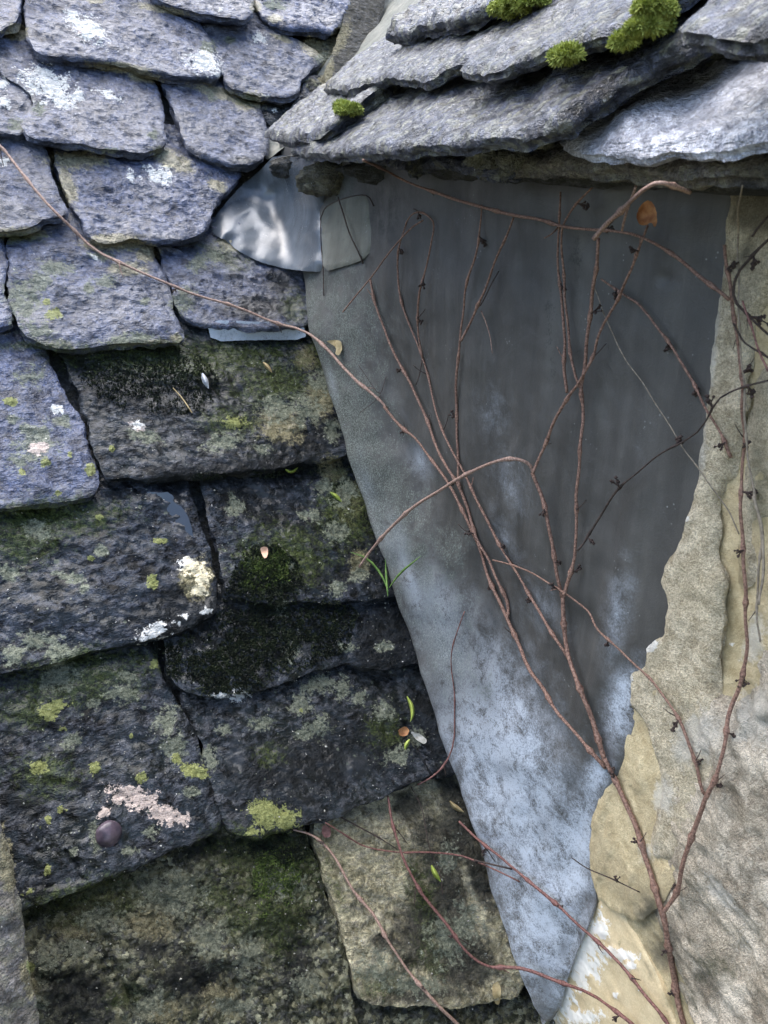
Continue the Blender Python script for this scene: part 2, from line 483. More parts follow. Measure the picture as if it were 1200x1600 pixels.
def mat_lead(name, base, pat, rough, mott=1.0, dirt=.5):
    m = NT(name)
    patina, green, dark, streak = m.attr('pc')
    nb = m.noise(14, 5, .6, dist=.5, vec=m.pos); nm = m.noise(38, 8, .74, vec=m.pos, dist=.3); nf = m.noise(420, 3, .75, vec=m.pos)
    ns = m.noise(26, 4, .6, vec=m.pos, stretch=((1, 1, .12), (0, 0, 0)))
    b2 = tuple(c * 1.7 for c in base)
    ns2 = m.noise(90, 3, .6, vec=m.pos, stretch=((1, 1, .07), (0, 0, 0)))
    col = m.mix(m.rng(ns, .3, .75, .15, .75), tuple(c * .75 for c in base), b2)
    col = m.mix(m.rng(ns2, .55, .8, 0, .22), col, (base[0] * 2.6, base[1] * 2.55, base[2] * 2.4))
    col = m.mix(m.rng(ns2, .44, .28, 0, .25), col, tuple(c * .5 for c in base))
    col = m.mix(m.rng(nb, .4, .7, 0, .5), col, tuple(c * .72 for c in base))
    sp = m.math('ADD', m.math('MULTIPLY', nm, .75), m.math('MULTIPLY', nf, .5))
    kp = m.rng(m.math('ADD', patina, m.math('MULTIPLY', m.math('SUBTRACT', sp, .62), m.rng(patina, .45, .85, .7 * mott, 2.6 * mott))), .34, 1.15)
    col = m.mix(kp, col, pat)
    kd = m.rng(m.math('ADD', dark, m.math('MULTIPLY', m.math('SUBTRACT', sp, .62), 2.2)), .52, .86)
    col = m.mix(m.math('MULTIPLY', kd, .75), col, (.014, .015, .013))
    kg = m.rng(m.math('ADD', green, m.math('MULTIPLY', m.math('SUBTRACT', sp, .62), 2.6)), .42, .9)
    col = m.mix(m.math('MULTIPLY', kg, .75), col, m.mix(m.rng(nf, .4, .65), (.026, .030, .022), (.165, .185, .165)))
    # pale specks where suckers let go
    v = m.voro(150, vec=m.pos); keep = m.rng(m.noise(20, 2, .5, vec=m.pos), .60, .66)
    ks = m.math('MULTIPLY', m.rng(v, .10, .16, 1, 0), keep)
    col = m.mix(m.math('MULTIPLY', ks, .6), col, (.3, .31, .3))
    fleck = m.math('MULTIPLY', m.rng(m.noise(110, 6, .82, vec=m.pos), .56, .68), m.rng(m.math('MAXIMUM', patina, green), .45, .8))
    col = m.mix(m.math('MULTIPLY', fleck, .75), col, (.028, .032, .028))
    ro = m.rng(nm, .3, .7, rough - .08, rough + .12)
    ro = m.fmix(kp, ro, rough + .18); ro = m.fmix(kg, ro, .8)
    nr = m.bump(m.math('ADD', m.math('MULTIPLY', nf, .5), nm), .0009, .8)
    m.b.inputs['Metallic'].default_value = 0.0
    return m.done(col, ro, nr, .55)
M_LEAD = mat_lead('weathered_lead', (.054, .052, .048), (.43, .475, .535), .46)
M_LEADBRIGHT = mat_lead('bright_lead', (.085, .098, .115), (.38, .43, .5), .15, .5)
M_LEADDULL = mat_lead('dull_lead', (.11, .108, .086), (.22, .22, .185), .6)

def mat_wall(name, c0, c1, c2, rough=.85, bumpmm=1.5, streak=False, flake=False, grain=1.0):
    m = NT(name)
    white, yellow, algae, tan = m.attr('pa')
    dark, pale, pink, wet = m.attr('pb')
    nb = m.noise(11, 5, .6, dist=.4); nm = m.noise(60, 6, .65); nf = m.noise(320, 4, .7); ng = m.noise(850, 2, .6)
    ns = m.noise(34, 6, .65, stretch=((1, 1, .55), (.9, .2, .3)), dist=.3)
    col = m.mix(m.rng(ns if streak else nm, .32, .68), c0, c1)
    col = m.mix(m.rng(nb, .42, .7, 0, .8), col, c2)
    val = m.math('ADD', m.math('MULTIPLY', nf, 1.0), m.math('MULTIPLY', ng, .9))
    col = m.mix(1.0, col, m.mix(m.rng(val, .7, 1.25), (1 - .5 * grain, 1 - .51 * grain, 1 - .52 * grain), (1 + .5 * grain, 1 + .5 * grain, 1 + .49 * grain)), 'MULTIPLY')
    br = m.math('SUBTRACT', m.math('ADD', m.math('MULTIPLY', m.noise(45, 6, .65, vec=m.pos), .8), m.math('MULTIPLY', nf, .3)), .55)
    def mask(f, a, lo, hi): return m.rng(m.math('ADD', f, m.math('MULTIPLY', br, a)), lo, hi)
    kd = mask(dark, 1.2, .4, .8); col = m.mix(m.math('MULTIPLY', kd, .75), col, (.06, .058, .045))
    kt = mask(tan, 1.0, .42, .62); col = m.mix(m.math('MULTIPLY', kt, .8), col, m.mix(m.rng(nm, .3, .7), (.30, .235, .12), (.5, .41, .245)))
    ka = mask(algae, 1.4, .4, .8); col = m.mix(m.math('MULTIPLY', ka, .65), col, (.10, .10, .05))
    kp = mask(pale, 1.2, .42, .66); col = m.mix(m.math('MULTIPLY', kp, .6), col, (.64, .61, .54))
    kw = mask(white, 2.4, .47, .58); col = m.mix(m.math('MULTIPLY', kw, .95), col, (.78, .75, .68))
    h = m.math('ADD', m.math('MULTIPLY', nm, 1.0), m.math('ADD', m.math('MULTIPLY', nf, .8), m.math('MULTIPLY', ng, .5)))
    if streak: h = m.math('ADD', h, m.math('MULTIPLY', ns, 1.5))
    return m.done(col, rough, m.bump(h, bumpmm * .0022, 1.0), .3)
M_PLASTER = mat_wall('ochre_plaster', (.44, .35, .20), (.60, .50, .31), (.38, .31, .19), .8, .8, grain=.4)
M_PANEL = mat_wall('cream_painted_render', (.60, .475, .285), (.67, .55, .345), (.58, .45, .265), .7, .25, flake=True, grain=.2)
M_RENDER = mat_wall('gritty_grey_render', (.40, .335, .225), (.72, .63, .465), (.55, .475, .33), .92, 2.4, grain=.75)
M_ROCK = mat_wall('rough_brown_stone', (.30, .25, .185), (.75, .66, .53), (.54, .46, .345), .85, 2.8, streak=True, grain=.8)

def mat_plain(name, c0, c1, rough=.6, scale=120, bumpd=.0006, spec=.35):
    m = NT(name)
    n = m.noise(scale, 4, .6)
    return m.done(m.mix(m.rng(n, .3, .7), c0, c1), rough, m.bump(n, bumpd, .8), spec)
M_VINE = mat_plain('vine_bark', (.085, .042, .031), (.30, .18, .132), .6, 420, .0016)
M_VINEPINK = mat_plain('young_vine_bark', (.15, .085, .066), (.38, .26, .205), .6, 420, .0012)
M_VINERED = mat_plain('red_vine_bark', (.075, .03, .026), (.2, .095, .08), .6, 260, .001)
M_VINEDK = mat_plain('dark_vine_bark', (.02, .014, .012), (.06, .04, .033), .75, 260, .001)
M_VINEPALE = mat_plain('bleached_stem', (.14, .115, .085), (.28, .235, .18), .7, 260, .0006)
M_SUCKER = mat_plain('dry_sucker', (.022, .015, .013), (.06, .038, .032), .8, 500, .0004)
M_MOSS = mat_plain('bright_moss', (.16, .20, .03), (.42, .46, .12), .8, 130, .0004)
M_MOSSDK = mat_plain('dark_moss', (.003, .005, .003), (.018, .026, .009), .8, 70, .0004)
M_MOSSMID = mat_plain('mid_green_moss', (.016, .028, .006), (.10, .14, .03), .8, 70, .0004)
M_LEAF = mat_plain('dead_leaf', (.22, .085, .035), (.42, .21, .09), .7, 90, .0006)
M_STRAW = mat_plain('straw', (.24, .18, .085), (.38, .3, .16), .6, 150)
M_BLADE = mat_plain('yellow_green_leaf', (.18, .24, .035), (.33, .39, .08), .5, 120)
M_GRASS = mat_plain('grass', (.07, .14, .03), (.17, .28, .07), .5, 120)
M_FEATHER = mat_plain('feather', (.4, .42, .46), (.6, .62, .65), .7, 300)
M_PINKFLAKE = mat_plain('pinkish_flake', (.45, .26, .17), (.62, .4, .28), .7, 200)
M_WATER = mat_plain('rain_water', (.012, .014, .017), (.018, .02, .024), .03, 30, .0001, 1.0)
M_PEBBLE = mat_plain('glossy_dark_pebble', (.035, .028, .038), (.10, .075, .095), .28, 90, .0004)
M_GROUND = mat_plain('garden_ground', (.06, .07, .035), (.13, .12, .08), .9, 4, .02)
M_WHITECH = mat_plain('pale_speck', (.25, .24, .2), (.42, .4, .36), .8, 200)

# ------------------------------------------------------------------ crusts, stains, wet places and some painted shade
spot('white', (118, 32, 20, 10, 40), (140, 45, 26, 14, 35), (155, 52, 12, 8, 0), (318, 98, 26, 16, 15), (338, 115, 8, 6),
     (75, 132, 40, 22, 30), (70, 118, 14, 16, 60), (95, 155, 22, 14, 40), (120, 150, 12, 10), (170, 148, 18, 6, 20), (248, 273, 23, 13), (203, 275, 8, 8), (262, 262, 10, 5),
     (4, 252, 10, 6), (137, 50, 30, 16, 40, .8), (90, 640, 10, 6), 
     (300, 884, 20, 13, 0, .95), (316, 903, 12, 17, 0, .95), (310, 924, 12, 8, 0, .9), (245, 985, 34, 11, -20, .9), (320, 955, 13, 6, -20, .9), (291, 965, 5, 5), (375, 1085, 14, 9), (345, 1087, 16, 4), (1018, 1010, 20, 6, -30), (415, 150, 8, 3), (8, 160, 8, 10),
     (150, 405, 10, 4, 40), (4, 130, 8, 8), (215, 665, 10, 6, 0), (405, 60, 12, 8), (345, 15, 4, 3),
     (430, 172, 5, 3))
spot('yellow', (84, 1105, 22, 11, -20), (80, 1120, 10, 8), (98, 1138, 7, 6), (84, 490, 12, 11), (73, 471, 6, 5), (16, 628, 11, 6), (150, 1200, 9, 9), (305, 1205, 20, 12, 20), (275, 1185, 8, 8),
     (415, 1270, 30, 24, 20, .9), (445, 1280, 24, 18, 0, .9), (400, 1300, 16, 6), (238, 910, 9, 12), (240, 1038, 8, 7), (143, 872, 6, 5), (250, 845, 14, 6, 0, .85), (155, 808, 6, 4),
     (95, 1265, 9, 6), (62, 1290, 4, 4), (75, 1280, 5, 8), (46, 1393, 12, 5, -25), (75, 1360, 5, 8), (58, 1200, 18, 14, 0, .8), (222, 1215, 10, 8), (48, 1510, 6, 10), (72, 722, 8, 8), (35, 735, 6, 6), (110, 710, 5, 5), (140, 735, 8, 10), (600, 760, 4, 4), (175, 700, 5, 5), (365, 660, 22, 12, 0, .8), (92, 770, 8, 4),
     (205, 1150, 3, 3), (470, 1110, 3, 3))
spot('pale', (475, 805 + 0, 10, 10), (492, 805, 12, 11), (527, 920, 15, 14), (478, 1145, 15, 13), (455, 885, 8, 9), (225, 680, 26, 12, 20), (60, 690, 40, 30, 0, .9), (30, 720, 22, 18), (100, 660, 16, 12), (45, 590, 30, 20, 0, .85), (35, 470, 40, 45, 0, .8), (60, 440, 24, 18), (85, 420, 30, 14), (170, 440, 24, 12), (160, 400, 26, 10), (140, 450, 10, 14), (60, 520, 26, 10), (205, 530, 50, 10, -5), (225, 470, 10, 6), (310, 410, 14, 22, 30), (285, 470, 20, 30, 30, .9), (335, 400, 22, 10), (20, 655, 14, 10), (40, 670, 10, 10),
     (100, 870 + 30, 20, 10, 0, .9), (130, 918, 10, 8), (15, 895, 26, 14, 0, .85), (60, 1000, 40, 20, 0, .85), (90, 1015, 26, 14), (20, 1020, 20, 20), (155, 860, 12, 10), (120, 905, 16, 8),
     (95, 1060, 30, 22, -20), (200, 1055, 12, 10), (190, 1080, 26, 20, 0, .9), (148, 1100, 12, 8), (260, 1130, 22, 26, 30, .95), (275, 1170, 22, 26, 0, .95), (300, 1240, 14, 12), (325, 1180, 14, 14), (110, 1155, 18, 16, 0, .9), (150, 1310, 12, 22), (235, 1300, 14, 12), (200, 1330, 16, 8), (115, 1330, 8, 8), (350, 1140, 12, 10), (410, 1130, 20, 12), (500, 1070, 30, 16, -10), (535, 1075, 14, 18), (470, 1100, 22, 20, 0, .9), (500, 1135, 22, 22, 0, .9), (560, 1090, 16, 14, 0, .85), (600, 1110, 18, 16), (620, 1180, 26, 16, 0, .9), (650, 1150, 14, 16), (330, 1190, 10, 14), (60, 830, 26, 16, 0, .85), (380, 1080, 16, 12),
     (350, 690, 40, 16, -15, .85), (440, 640, 40, 26, 0, .85), (480, 640, 30, 30, 0, .9), (505, 595, 22, 20), (520, 670, 14, 20), (410, 700, 20, 10, 0, .85), (540, 770, 20, 30, 20, .9), (525, 830, 22, 18), (505, 760, 14, 14), (365, 790, 16, 20, 0, .9), (560, 900, 16, 14, 0, .9), (440, 950, 12, 18), (455, 1020, 14, 24, 20, .9), (540, 1010, 16, 8), (600, 1010, 12, 8),
     (160, 1440, 40, 30, 0, .9), (270, 1400, 60, 50, 0, .9), (120, 1480, 30, 16), (70, 1500, 22, 22), (235, 1570, 40, 26, -20, .95), (390, 1490, 26, 40, 0, .9), (440, 1380, 40, 30, 0, .9), (330, 1470, 40, 40, 0, .85), (480, 1540, 30, 30, 0, .85), (360, 1570, 30, 16), (60, 1570, 20, 16, 0, .9), (640, 1540, 40, 20, 0, .9), (720, 1450, 24, 40, 20, .9), (700, 1340, 20, 30, 20, .8), (430, 8, 20, 8), (325, 75, 14, 16), (250, 240, 14, 8), (170, 235, 16, 5), (60, 60 + 110, 12, 12), (25, 195, 14, 12), (240, 210, 10, 8), (505, 90, 12, 10), (330, 150, 10, 8))
spot('pink', (215, 667, 14, 7, 20, .85), (215, 1250, 40, 16, 20), (255, 1270, 36, 14, 25), (185, 1250, 20, 8, -25), (165, 1268, 12, 8, -30), (288, 1280, 12, 8), (125, 50, 4, 4), (60, 700, 20, 10, 0, .75))
spot('tan', (307, 904, 26, 34, 0, 1.0), (180, 105, 50, 9, 5), (225, 120, 30, 10, 10), (340, 145, 50, 10, 15, .9), (390, 158, 26, 16), (120, 250, 60, 16, 0, .9), (105, 290, 14, 40, -20, .9), (270, 250, 40, 16, 25, .95), (340, 290, 20, 10, 30, .9), (30, 365, 50, 12, 0, .95), (180, 380, 60, 14, 0, .95), (230, 395, 20, 16), (255, 15, 50, 6, 10), (150, 2, 14, 5), (200, 420, 40, 14, 0, .85), (490, 75, 24, 14, 30), (530, 60, 14, 30, 30), (510, 110, 12, 26, 10), (440, 60, 24, 6, 20, .8), (25, 50, 20, 14), (440, 660, 50, 40, 0, .8), (500, 620, 30, 50, 10, .85), (545, 790, 26, 50, 10, .85), (560, 880, 20, 30, 0, .8), (520, 735, 30, 26, 0, .75), (430, 30, 12, 8), (400, 10, 10, 10), (480, 560, 30, 30, 0, .7), (720, 1000, 0.1, .1), (230, 535, 60, 5, -3, .9), (275, 530, 10, 10),
     (360, 380, 24, 14, 10, .9), (345, 1560, 40, 30, 0, .8), (150, 1420, 60, 24, -20, .85), (255, 1580, 40, 26, 0, .85), (10, 1350, 14, 60, -8, .9), (45, 1530, 14, 40, -8, .9))
spot('algae', (300, 560, 240, 40, 0, .8), (430, 600, 90, 60, 0, .75), (360, 660, 60, 30, 0, .8), (60, 810, 160, 40, -5, .85), (40, 850, 80, 40, 0, .75), (120, 1060, 140, 50, -10, .85), (40, 1110, 80, 50, 0, .6), (70, 1210, 80, 50, 0, .65), (200, 1080, 50, 30, 0, .5), (440, 870, 90, 60, 0, .85), (540, 800, 60, 90, 10, .8), (420, 1340, 110, 50, 10, .95), (430, 1400, 60, 70, 0, .85), (380, 1440, 60, 60, 0, .75), (680, 1480, 50, 90, 10, .6), (400, 1340, 26, 40, 20, 1.0), (440, 1370, 20, 40, 20, 1.0), (130, 1400, 120, 30, -15, .8), (200, 1560, 50, 30, 0, .7), (600, 1140, 50, 60, 0, .55), (420, 1180, 50, 40, 0, .4), (350, 400, 60, 26, 20, .75), (30, 372, 60, 12, 0, .75), (390, 155, 26, 14, 0, .8), (60, 540, 120, 12, 0, .8), (500, 540, 30, 60, 0, .75), (460, 480, 30, 40, 0, .75), (270, 130, 0.1, .1), (360, 62, 10, 8, 0, .9))
spot('dark', (240, 600, 130, 50, 5, .95), (330, 590, 70, 60, 0, .75), (380, 740, 170, 24, -3, .95), (470, 690, 90, 40, 0, .7), (500, 560, 30, 60, 0, .8), (100, 560, 60, 24, 20, .95), (60, 800, 110, 14, -3, .9), (400, 790, 80, 40, 20, .85), (570, 850, 40, 90, 20, .95), (480, 830, 60, 60, 0, .7), (440, 900, 100, 40, 0, .8), (350, 980, 160, 90, 0, .95), (600, 1000, 50, 90, 20, .95), (460, 1200, 160, 70, -10, .75), (600, 1150, 80, 90, 10, .8), (440, 1260, 120, 40, -15, .7), (520, 1180, 60, 80, 0, .85), (240, 1440, 60, 40, 0, .7), (330, 1320, 60, 24, -20, .95), (440, 1310, 50, 20, 0, .9), (120, 1560, 90, 60, 0, .85), (300, 1530, 80, 60, 0, .75), (460, 1500, 40, 80, 0, .8), (660, 1450, 60, 100, 15, .8), (720, 1300, 60, 90, 15, .85), (640, 1260, 40, 30, 0, .8), (240, 1480, 40, 26, 0, .9), (400, 480, 90, 30, 0, .7), (440, 440, 40, 40, 0, .7), (200, 370, 100, 8, 0, .7), (380, 250, 40, 12, 0, .6), (40, 1260, 50, 40, 0, .7), (70, 1390, 60, 24, 0, .7))  # broad dark stains, and narrow dark strips along slate tails
spot('wet', (262, 790, 40, 12, 35), (285, 810, 12, 34, -12), (272, 775, 24, 10, 0), (310, 780, 10, 22), (395, 765, 14, 8), (410, 770, 10, 12), (440, 770, 10, 6), (370, 1180, 26, 60, 0, .6), (560, 1200, 40, 40, 0, .65), (540, 1270, 40, 14, -15, .8))
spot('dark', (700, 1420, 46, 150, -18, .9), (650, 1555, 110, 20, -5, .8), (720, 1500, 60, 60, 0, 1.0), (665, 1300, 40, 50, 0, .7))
spot('algae', (660, 1400, 40, 110, -15, .55), (530, 1400, 16, 70, -15, .4), (600, 1540, 80, 30, 0, .6))
spot('pale', (590, 1510, 40, 40, 0, .7), (700, 1470, 40, 50, 0, .85), (730, 1440, 30, 50, 0, .8), (650, 1540, 60, 20, 0, .8))
spot('dark', (572, 800, 16, 70, -18, 1.1), (598, 900, 16, 60, -18, 1.1), (630, 1010, 18, 70, -18, 1.1), (668, 1130, 18, 70, -18, 1.1), (705, 1240, 18, 60, -18, 1.1), (745, 1360, 16, 70, -18, 1.1), (520, 660, 12, 60, -14, .8), (600, 1470, 40, 30, 0, .6))  # wet stain beside the lead, with the gap's black shade painted in
spot('algae', (430, 1400, 60, 90, 10, 1.1), (160, 1420, 90, 30, -18, .9), (330, 1400, 60, 40, 0, .8), (545, 790, 30, 60, 10, .9))
spot('tan', (240, 1440, 60, 40, 0, .7), (120, 1450, 50, 30, 0, .8))
# wall marks
spot('tan', (1150, 960, 26, 160, 4, .7))
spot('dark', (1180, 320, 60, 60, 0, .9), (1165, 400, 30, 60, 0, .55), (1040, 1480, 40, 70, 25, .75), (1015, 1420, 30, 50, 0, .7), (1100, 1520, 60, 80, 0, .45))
spot('algae', (1110, 1510, 90, 60, 30, .3), (1190, 760, 30, 120, 0, .6), (1060, 1560, 40, 60, 0, .6))
spot('pale', (1090, 1150, 60, 80, 10, .6), (1180, 1120, 50, 60, 0, .75), (1130, 1400, 110, 30, 50, .35), (1040, 1250, 30, 60, 0, .5), (1105, 560, 16, 160, 8, .85), (1090, 700, 16, 80, 8, .8), (1180, 1000, 30, 60, 0, .6), (1010, 1330, 30, 30, 0, .5))
spot('white', *[(x + random.uniform(-3, 4), y + random.uniform(-6, 6), random.uniform(2, 4.5), random.uniform(8, 16), 12, .85) for x, y in [(1104, 560), (1099, 620), (1093, 680), (1086, 725), (1077, 775), (1070, 818), (1058, 850), (1033, 935), (1038, 962), (1030, 988), (1004, 1012), (1001, 1036), (985, 1062)]])
spot('white', (900, 1500, 46, 36, -50, .95), (930, 1450, 26, 26, 0, .8), (960, 1490, 40, 12, 10, .8), (880, 1560, 20, 40, 20), (905, 1590, 40, 16, 0, .8), (985, 1510, 10, 7), (962, 1555, 6, 6), (1000, 1545, 5, 5), (1145, 1006, 7, 5))

CRACKS += [(np.array(c, float), w, d) for c, w, d in [
    ([(155, 1450), (165, 1480), (185, 1520), (205, 1560), (210, 1600)], 7, .008),
    ([(0, 1142), (35, 1155), (70, 1180)], 5, .004), ([(165, 1110), (140, 1145), (110, 1185)], 4, .003),
    ([(222, 1105), (240, 1150), (255, 1175), (258, 1200)], 4, .003), ([(55, 1280), (70, 1315), (85, 1328)], 8, .006),
    ([(635, 1130), (650, 1160), (668, 1190), (685, 1215)], 7, .010), ([(590, 1085), (598, 1120), (604, 1150)], 4, .003),
    ([(80, 640), (88, 670), (105, 690)], 4, .002), ([(120, 655), (100, 650), (90, 640)], 4, .003),
    ([(100, 1330), (120, 1350), (125, 1370)], 5, .004), ([(75, 1385), (110, 1378), (135, 1372)], 4, .004),
    ([(235, 440), (238, 470), (222, 485), (225, 495)], 3, .002), ([(88, 478), (105, 495), (118, 505)], 4, .003),
    ([(140, 1005), (155, 1012), (165, 1015)], 5, .003), ([(700, 1300), (720, 1360), (735, 1420), (755, 1470)], 5, .006),
    ([(1003, 1340), (1000, 1280), (985, 1230)], 3, .002)]]

# ------------------------------------------------------------------ ground, far below the eaves
gv = [(-60, -60, 0), (60, -60, 0), (60, 60, 0), (-60, 60, 0)]
ground = link('ground', mesh(gv, [(0, 1, 2, 3)], False), M_GROUND)
ground['kind'] = 'structure'; ground['label'] = 'garden ground below the roof'

# ------------------------------------------------------------------ main slate roof
roof = thing('slate_roof', 'steep roof of thick blue-grey stone slates on the left, dark and mossy lower down', 'roof')
T = 0.022
def roof_h(E, dh=0.0, tilt=0.0):
    def f(ab, ref):
        a0, a1 = ref[:, 0].min(), ref[:, 0].max()
        ks = np.linspace(a0 + .15 * (a1 - a0), a1 - .15 * (a1 - a0), 8)
        w = (a1 - a0) / 14
        lo = np.array([ref[np.abs(ref[:, 0] - k) < w][:, 1].min() if (np.abs(ref[:, 0] - k) < w).any() else ref[:, 1].min() for k in ks])
        c = np.polyfit(ks, lo, 1)
        s = ab[:, 1] - np.polyval(c, ab[:, 0])
        return np.clip(T * (1.95 - s / E), -.4 * T, 2.4 * T) + dh + tilt * (ab[:, 0] - (a0 + a1) / 2)
    return f
# (outline of the upper face, exposure, lift, material, relief)
SL = [
 # above and at the top
 ([(-80, -90), (30, -90), (32, 10), (28, 32), (14, 38), (0, 48), (-80, 62)], .17, .0, 'b', 1.0),
 ([(38, -95), (38, 20), (44, 55), (56, 78), (70, 85), (140, 90), (190, 95), (225, 110), (300, 118), (340, 121), (346, 110), (336, 80), (330, 58), (316, 38), (305, 22), (275, -95)], .17, .004, 'b', 1.0),
 ([(225, -130), (228, -20), (245, -2), (300, 18), (350, 26), (388, 29), (398, 12), (385, -130)], .17, .010, 'b', 1.0),
 ([(396, -120), (398, 2), (406, 20), (430, 36), (445, 42), (495, 42), (518, 51), (532, 38), (548, 5), (575, -50), (570, -120)], .17, .010, 'b', 1.1),
 ([(308, -20), (312, 40), (322, 58), (333, 75), (343, 110), (350, 130), (365, 140), (400, 148), (450, 151), (466, 140), (480, 112), (500, 102), (507, 90), (490, 76), (455, 55), (440, 40), (420, -20)], .17, .003, 'b', 1.2),
 ([(478, 40), (452, 150), (470, 165), (505, 150), (520, 118), (560, 60), (575, 20), (560, -40), (500, -20)], .2, -.012, 'm', 1.2),
 # second course
 ([(-80, 60), (0, 118), (25, 128), (48, 145), (54, 160), (60, 185), (60, 205), (20, 210), (-80, 195)], .17, -.008, 'b', 1.0),
 ([(-30, 40), (-10, 95), (8, 118), (30, 130), (48, 146), (52, 162), (36, 180), (34, 195), (48, 212), (100, 222), (160, 230), (220, 238), (250, 231), (261, 221), (258, 200), (255, 170), (250, 145), (238, 118), (236, 60)], .17, .004, 'b', 1.0),
 ([(246, 60), (253, 130), (262, 150), (275, 182), (283, 200), (290, 226), (320, 242), (365, 259), (395, 258), (411, 246), (419, 225), (418, 200), (412, 178), (395, 120), (350, 70)], .17, .006, 'b', 1.0),
 # third
 ([(-90, 150), (60, 190), (72, 232), (78, 262), (90, 295), (102, 315), (104, 329), (95, 337), (70, 340), (45, 355), (20, 363), (-90, 352)], .17, .0, 'b', 1.0),
 ([(76, 190), (84, 240), (90, 272), (105, 310), (125, 340), (140, 368), (160, 376), (220, 372), (250, 376), (310, 371), (326, 352), (331, 325), (350, 300), (367, 285), (376, 268), (360, 230), (280, 190)], .17, .0, 'b', 1.3),
 # fourth
 ([(-90, 330), (5, 350), (8, 400), (8, 450), (18, 485), (19, 512), (-90, 503)], .17, .0, 'b', 1.0),
 ([(16, 320), (12, 400), (10, 450), (20, 490), (36, 520), (60, 536), (100, 542), (150, 539), (200, 536), (260, 532), (283, 536), (288, 525), (278, 500), (270, 475), (266, 445), (258, 425), (240, 398), (232, 330)], .18, .002, 'b', 1.1),
 ([(242, 330), (246, 388), (256, 420), (268, 445), (272, 475), (285, 495), (315, 504), (360, 510), (400, 513), (470, 509), (490, 500), (500, 440), (470, 380), (400, 350), (300, 330)], .18, -.004, 'b', 1.4),
 # fifth
 ([(-120, 470), (50, 500), (70, 548), (88, 590), (106, 620), (126, 650), (135, 690), (145, 720), (156, 752), (150, 773), (120, 780), (60, 785), (0, 795), (-120, 803)], .2, .004, 'b', 1.0),
 ([(70, 490), (100, 560), (122, 620), (135, 652), (146, 700), (158, 740), (180, 747), (240, 748), (300, 745), (330, 742), (400, 733), (470, 725), (545, 714), (560, 690), (550, 640), (530, 570), (515, 480)], .19, .0, 'd', 1.1),
 # sixth
 ([(-120, 730), (0, 730), (150, 700), (296, 700), (300, 760), (306, 795), (320, 832), (330, 870), (338, 900), (343, 940), (336, 960), (300, 980), (260, 995), (200, 1006), (100, 1030), (50, 1040), (0, 1051), (-120, 1075)], .2, .002, 'd', 1.2),
 ([(310, 690), (312, 760), (322, 800), (338, 845), (348, 890), (352, 930), (430, 944), (540, 941), (590, 932), (640, 928), (610, 850), (585, 780), (560, 690)], .19, .0, 'd', 1.0),
 # seventh
 ([(-120, 1000), (0, 990), (100, 975), (236, 950), (243, 1020), (252, 1052), (268, 1080), (290, 1112), (310, 1160), (325, 1200), (336, 1250), (346, 1290), (330, 1306), (290, 1321), (230, 1346), (150, 1381), (100, 1401), (45, 1419), (-120, 1470)], .24, .0, 'd', 1.0),
 ([(252, 930), (256, 1010), (264, 1055), (288, 1082), (330, 1087), (400, 1084), (450, 1067), (500, 1046), (540, 1036), (590, 1046), (670, 1035), (650, 960), (620, 890), (450, 890)], .16, -.003, 'd', 1.0),
 # eighth
 ([(284, 1040), (284, 1092), (308, 1140), (320, 1190), (334, 1240), (350, 1290), (370, 1306), (395, 1309), (440, 1299), (480, 1291), (520, 1281), (560, 1262), (600, 1246), (640, 1226), (668, 1216), (735, 1196), (710, 1120), (680, 1020), (500, 990), (330, 1030)], .2, .002, 'd', 1.1),
 # ninth
 ([(-120, 1440), (40, 1380), (150, 1340), (330, 1265), (470, 1240), (484, 1320), (505, 1375), (525, 1430), (543, 1500), (553, 1545), (560, 1640), (540, 1720), (200, 1780), (-120, 1800)], .3, -.004, 'm', 1.9),
 ([(488, 1230), (494, 1330), (516, 1390), (535, 1450), (550, 1500), (560, 1545), (566, 1568), (620, 1574), (700, 1578), (835, 1555), (800, 1420), (760, 1300), (735, 1200), (655, 1220)], .24, -.002, 't', 1.4),
 ([(490, 1530), (500, 1600), (520, 1720), (700, 1740), (900, 1720), (860, 1560), (700, 1530)], .2, -.014, 'm', 1.5),
 # beyond the picture
 ([(-520, -60), (-95, -90), (-90, 66), (-520, 40)], .17, .0, 'b', 1.0),
 ([(-470, 60), (-100, 60), (-95, 196), (-470, 190)], .17, .0, 'b', 1.0),
 ([(-560, 160), (-105, 150), (-100, 352), (-560, 345)], .17, .0, 'b', 1.0),
 ([(-500, 330), (-100, 330), (-100, 505), (-500, 500)], .17, .0, 'b', 1.0),
 ([(-600, 470), (-135, 470), (-132, 805), (-600, 820)], .2, .0, 'b', 1.0),
 ([(-560, 770), (-135, 740), (-132, 1080), (-560, 1120)], .2, .0, 'd', 1.0),
 ([(-620, 1060), (-135, 1010), (-132, 1475), (-620, 1560)], .24, .0, 'd', 1.0),
 ([(-260, -260), (110, -260), (120, -40), (-260, -60)], .17, .0, 'b', 1.0),
 ([(125, -270), (420, -250), (420, -60), (120, -40)], .17, .0, 'b', 1.0),
 ([(430, -260), (640, -260), (640, -90), (420, -60)], .17, .0, 'b', 1.0),
]
MS = {'b': M_SLATE, 'd': M_SLATEDK, 'm': M_MOSSY, 't': M_TANSTONE}
for i, (poly, E, dh, mk, am) in enumerate(SL):
    far = poly[0][0] < -200 or min(p[1] for p in poly) < -200
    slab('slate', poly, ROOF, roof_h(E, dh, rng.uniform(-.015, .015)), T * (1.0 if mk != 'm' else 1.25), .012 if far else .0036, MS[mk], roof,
         seed=3.7 * i + 1, amp=am, edge=(.005, .0026), rough=.0036, levels=4, corner=1)
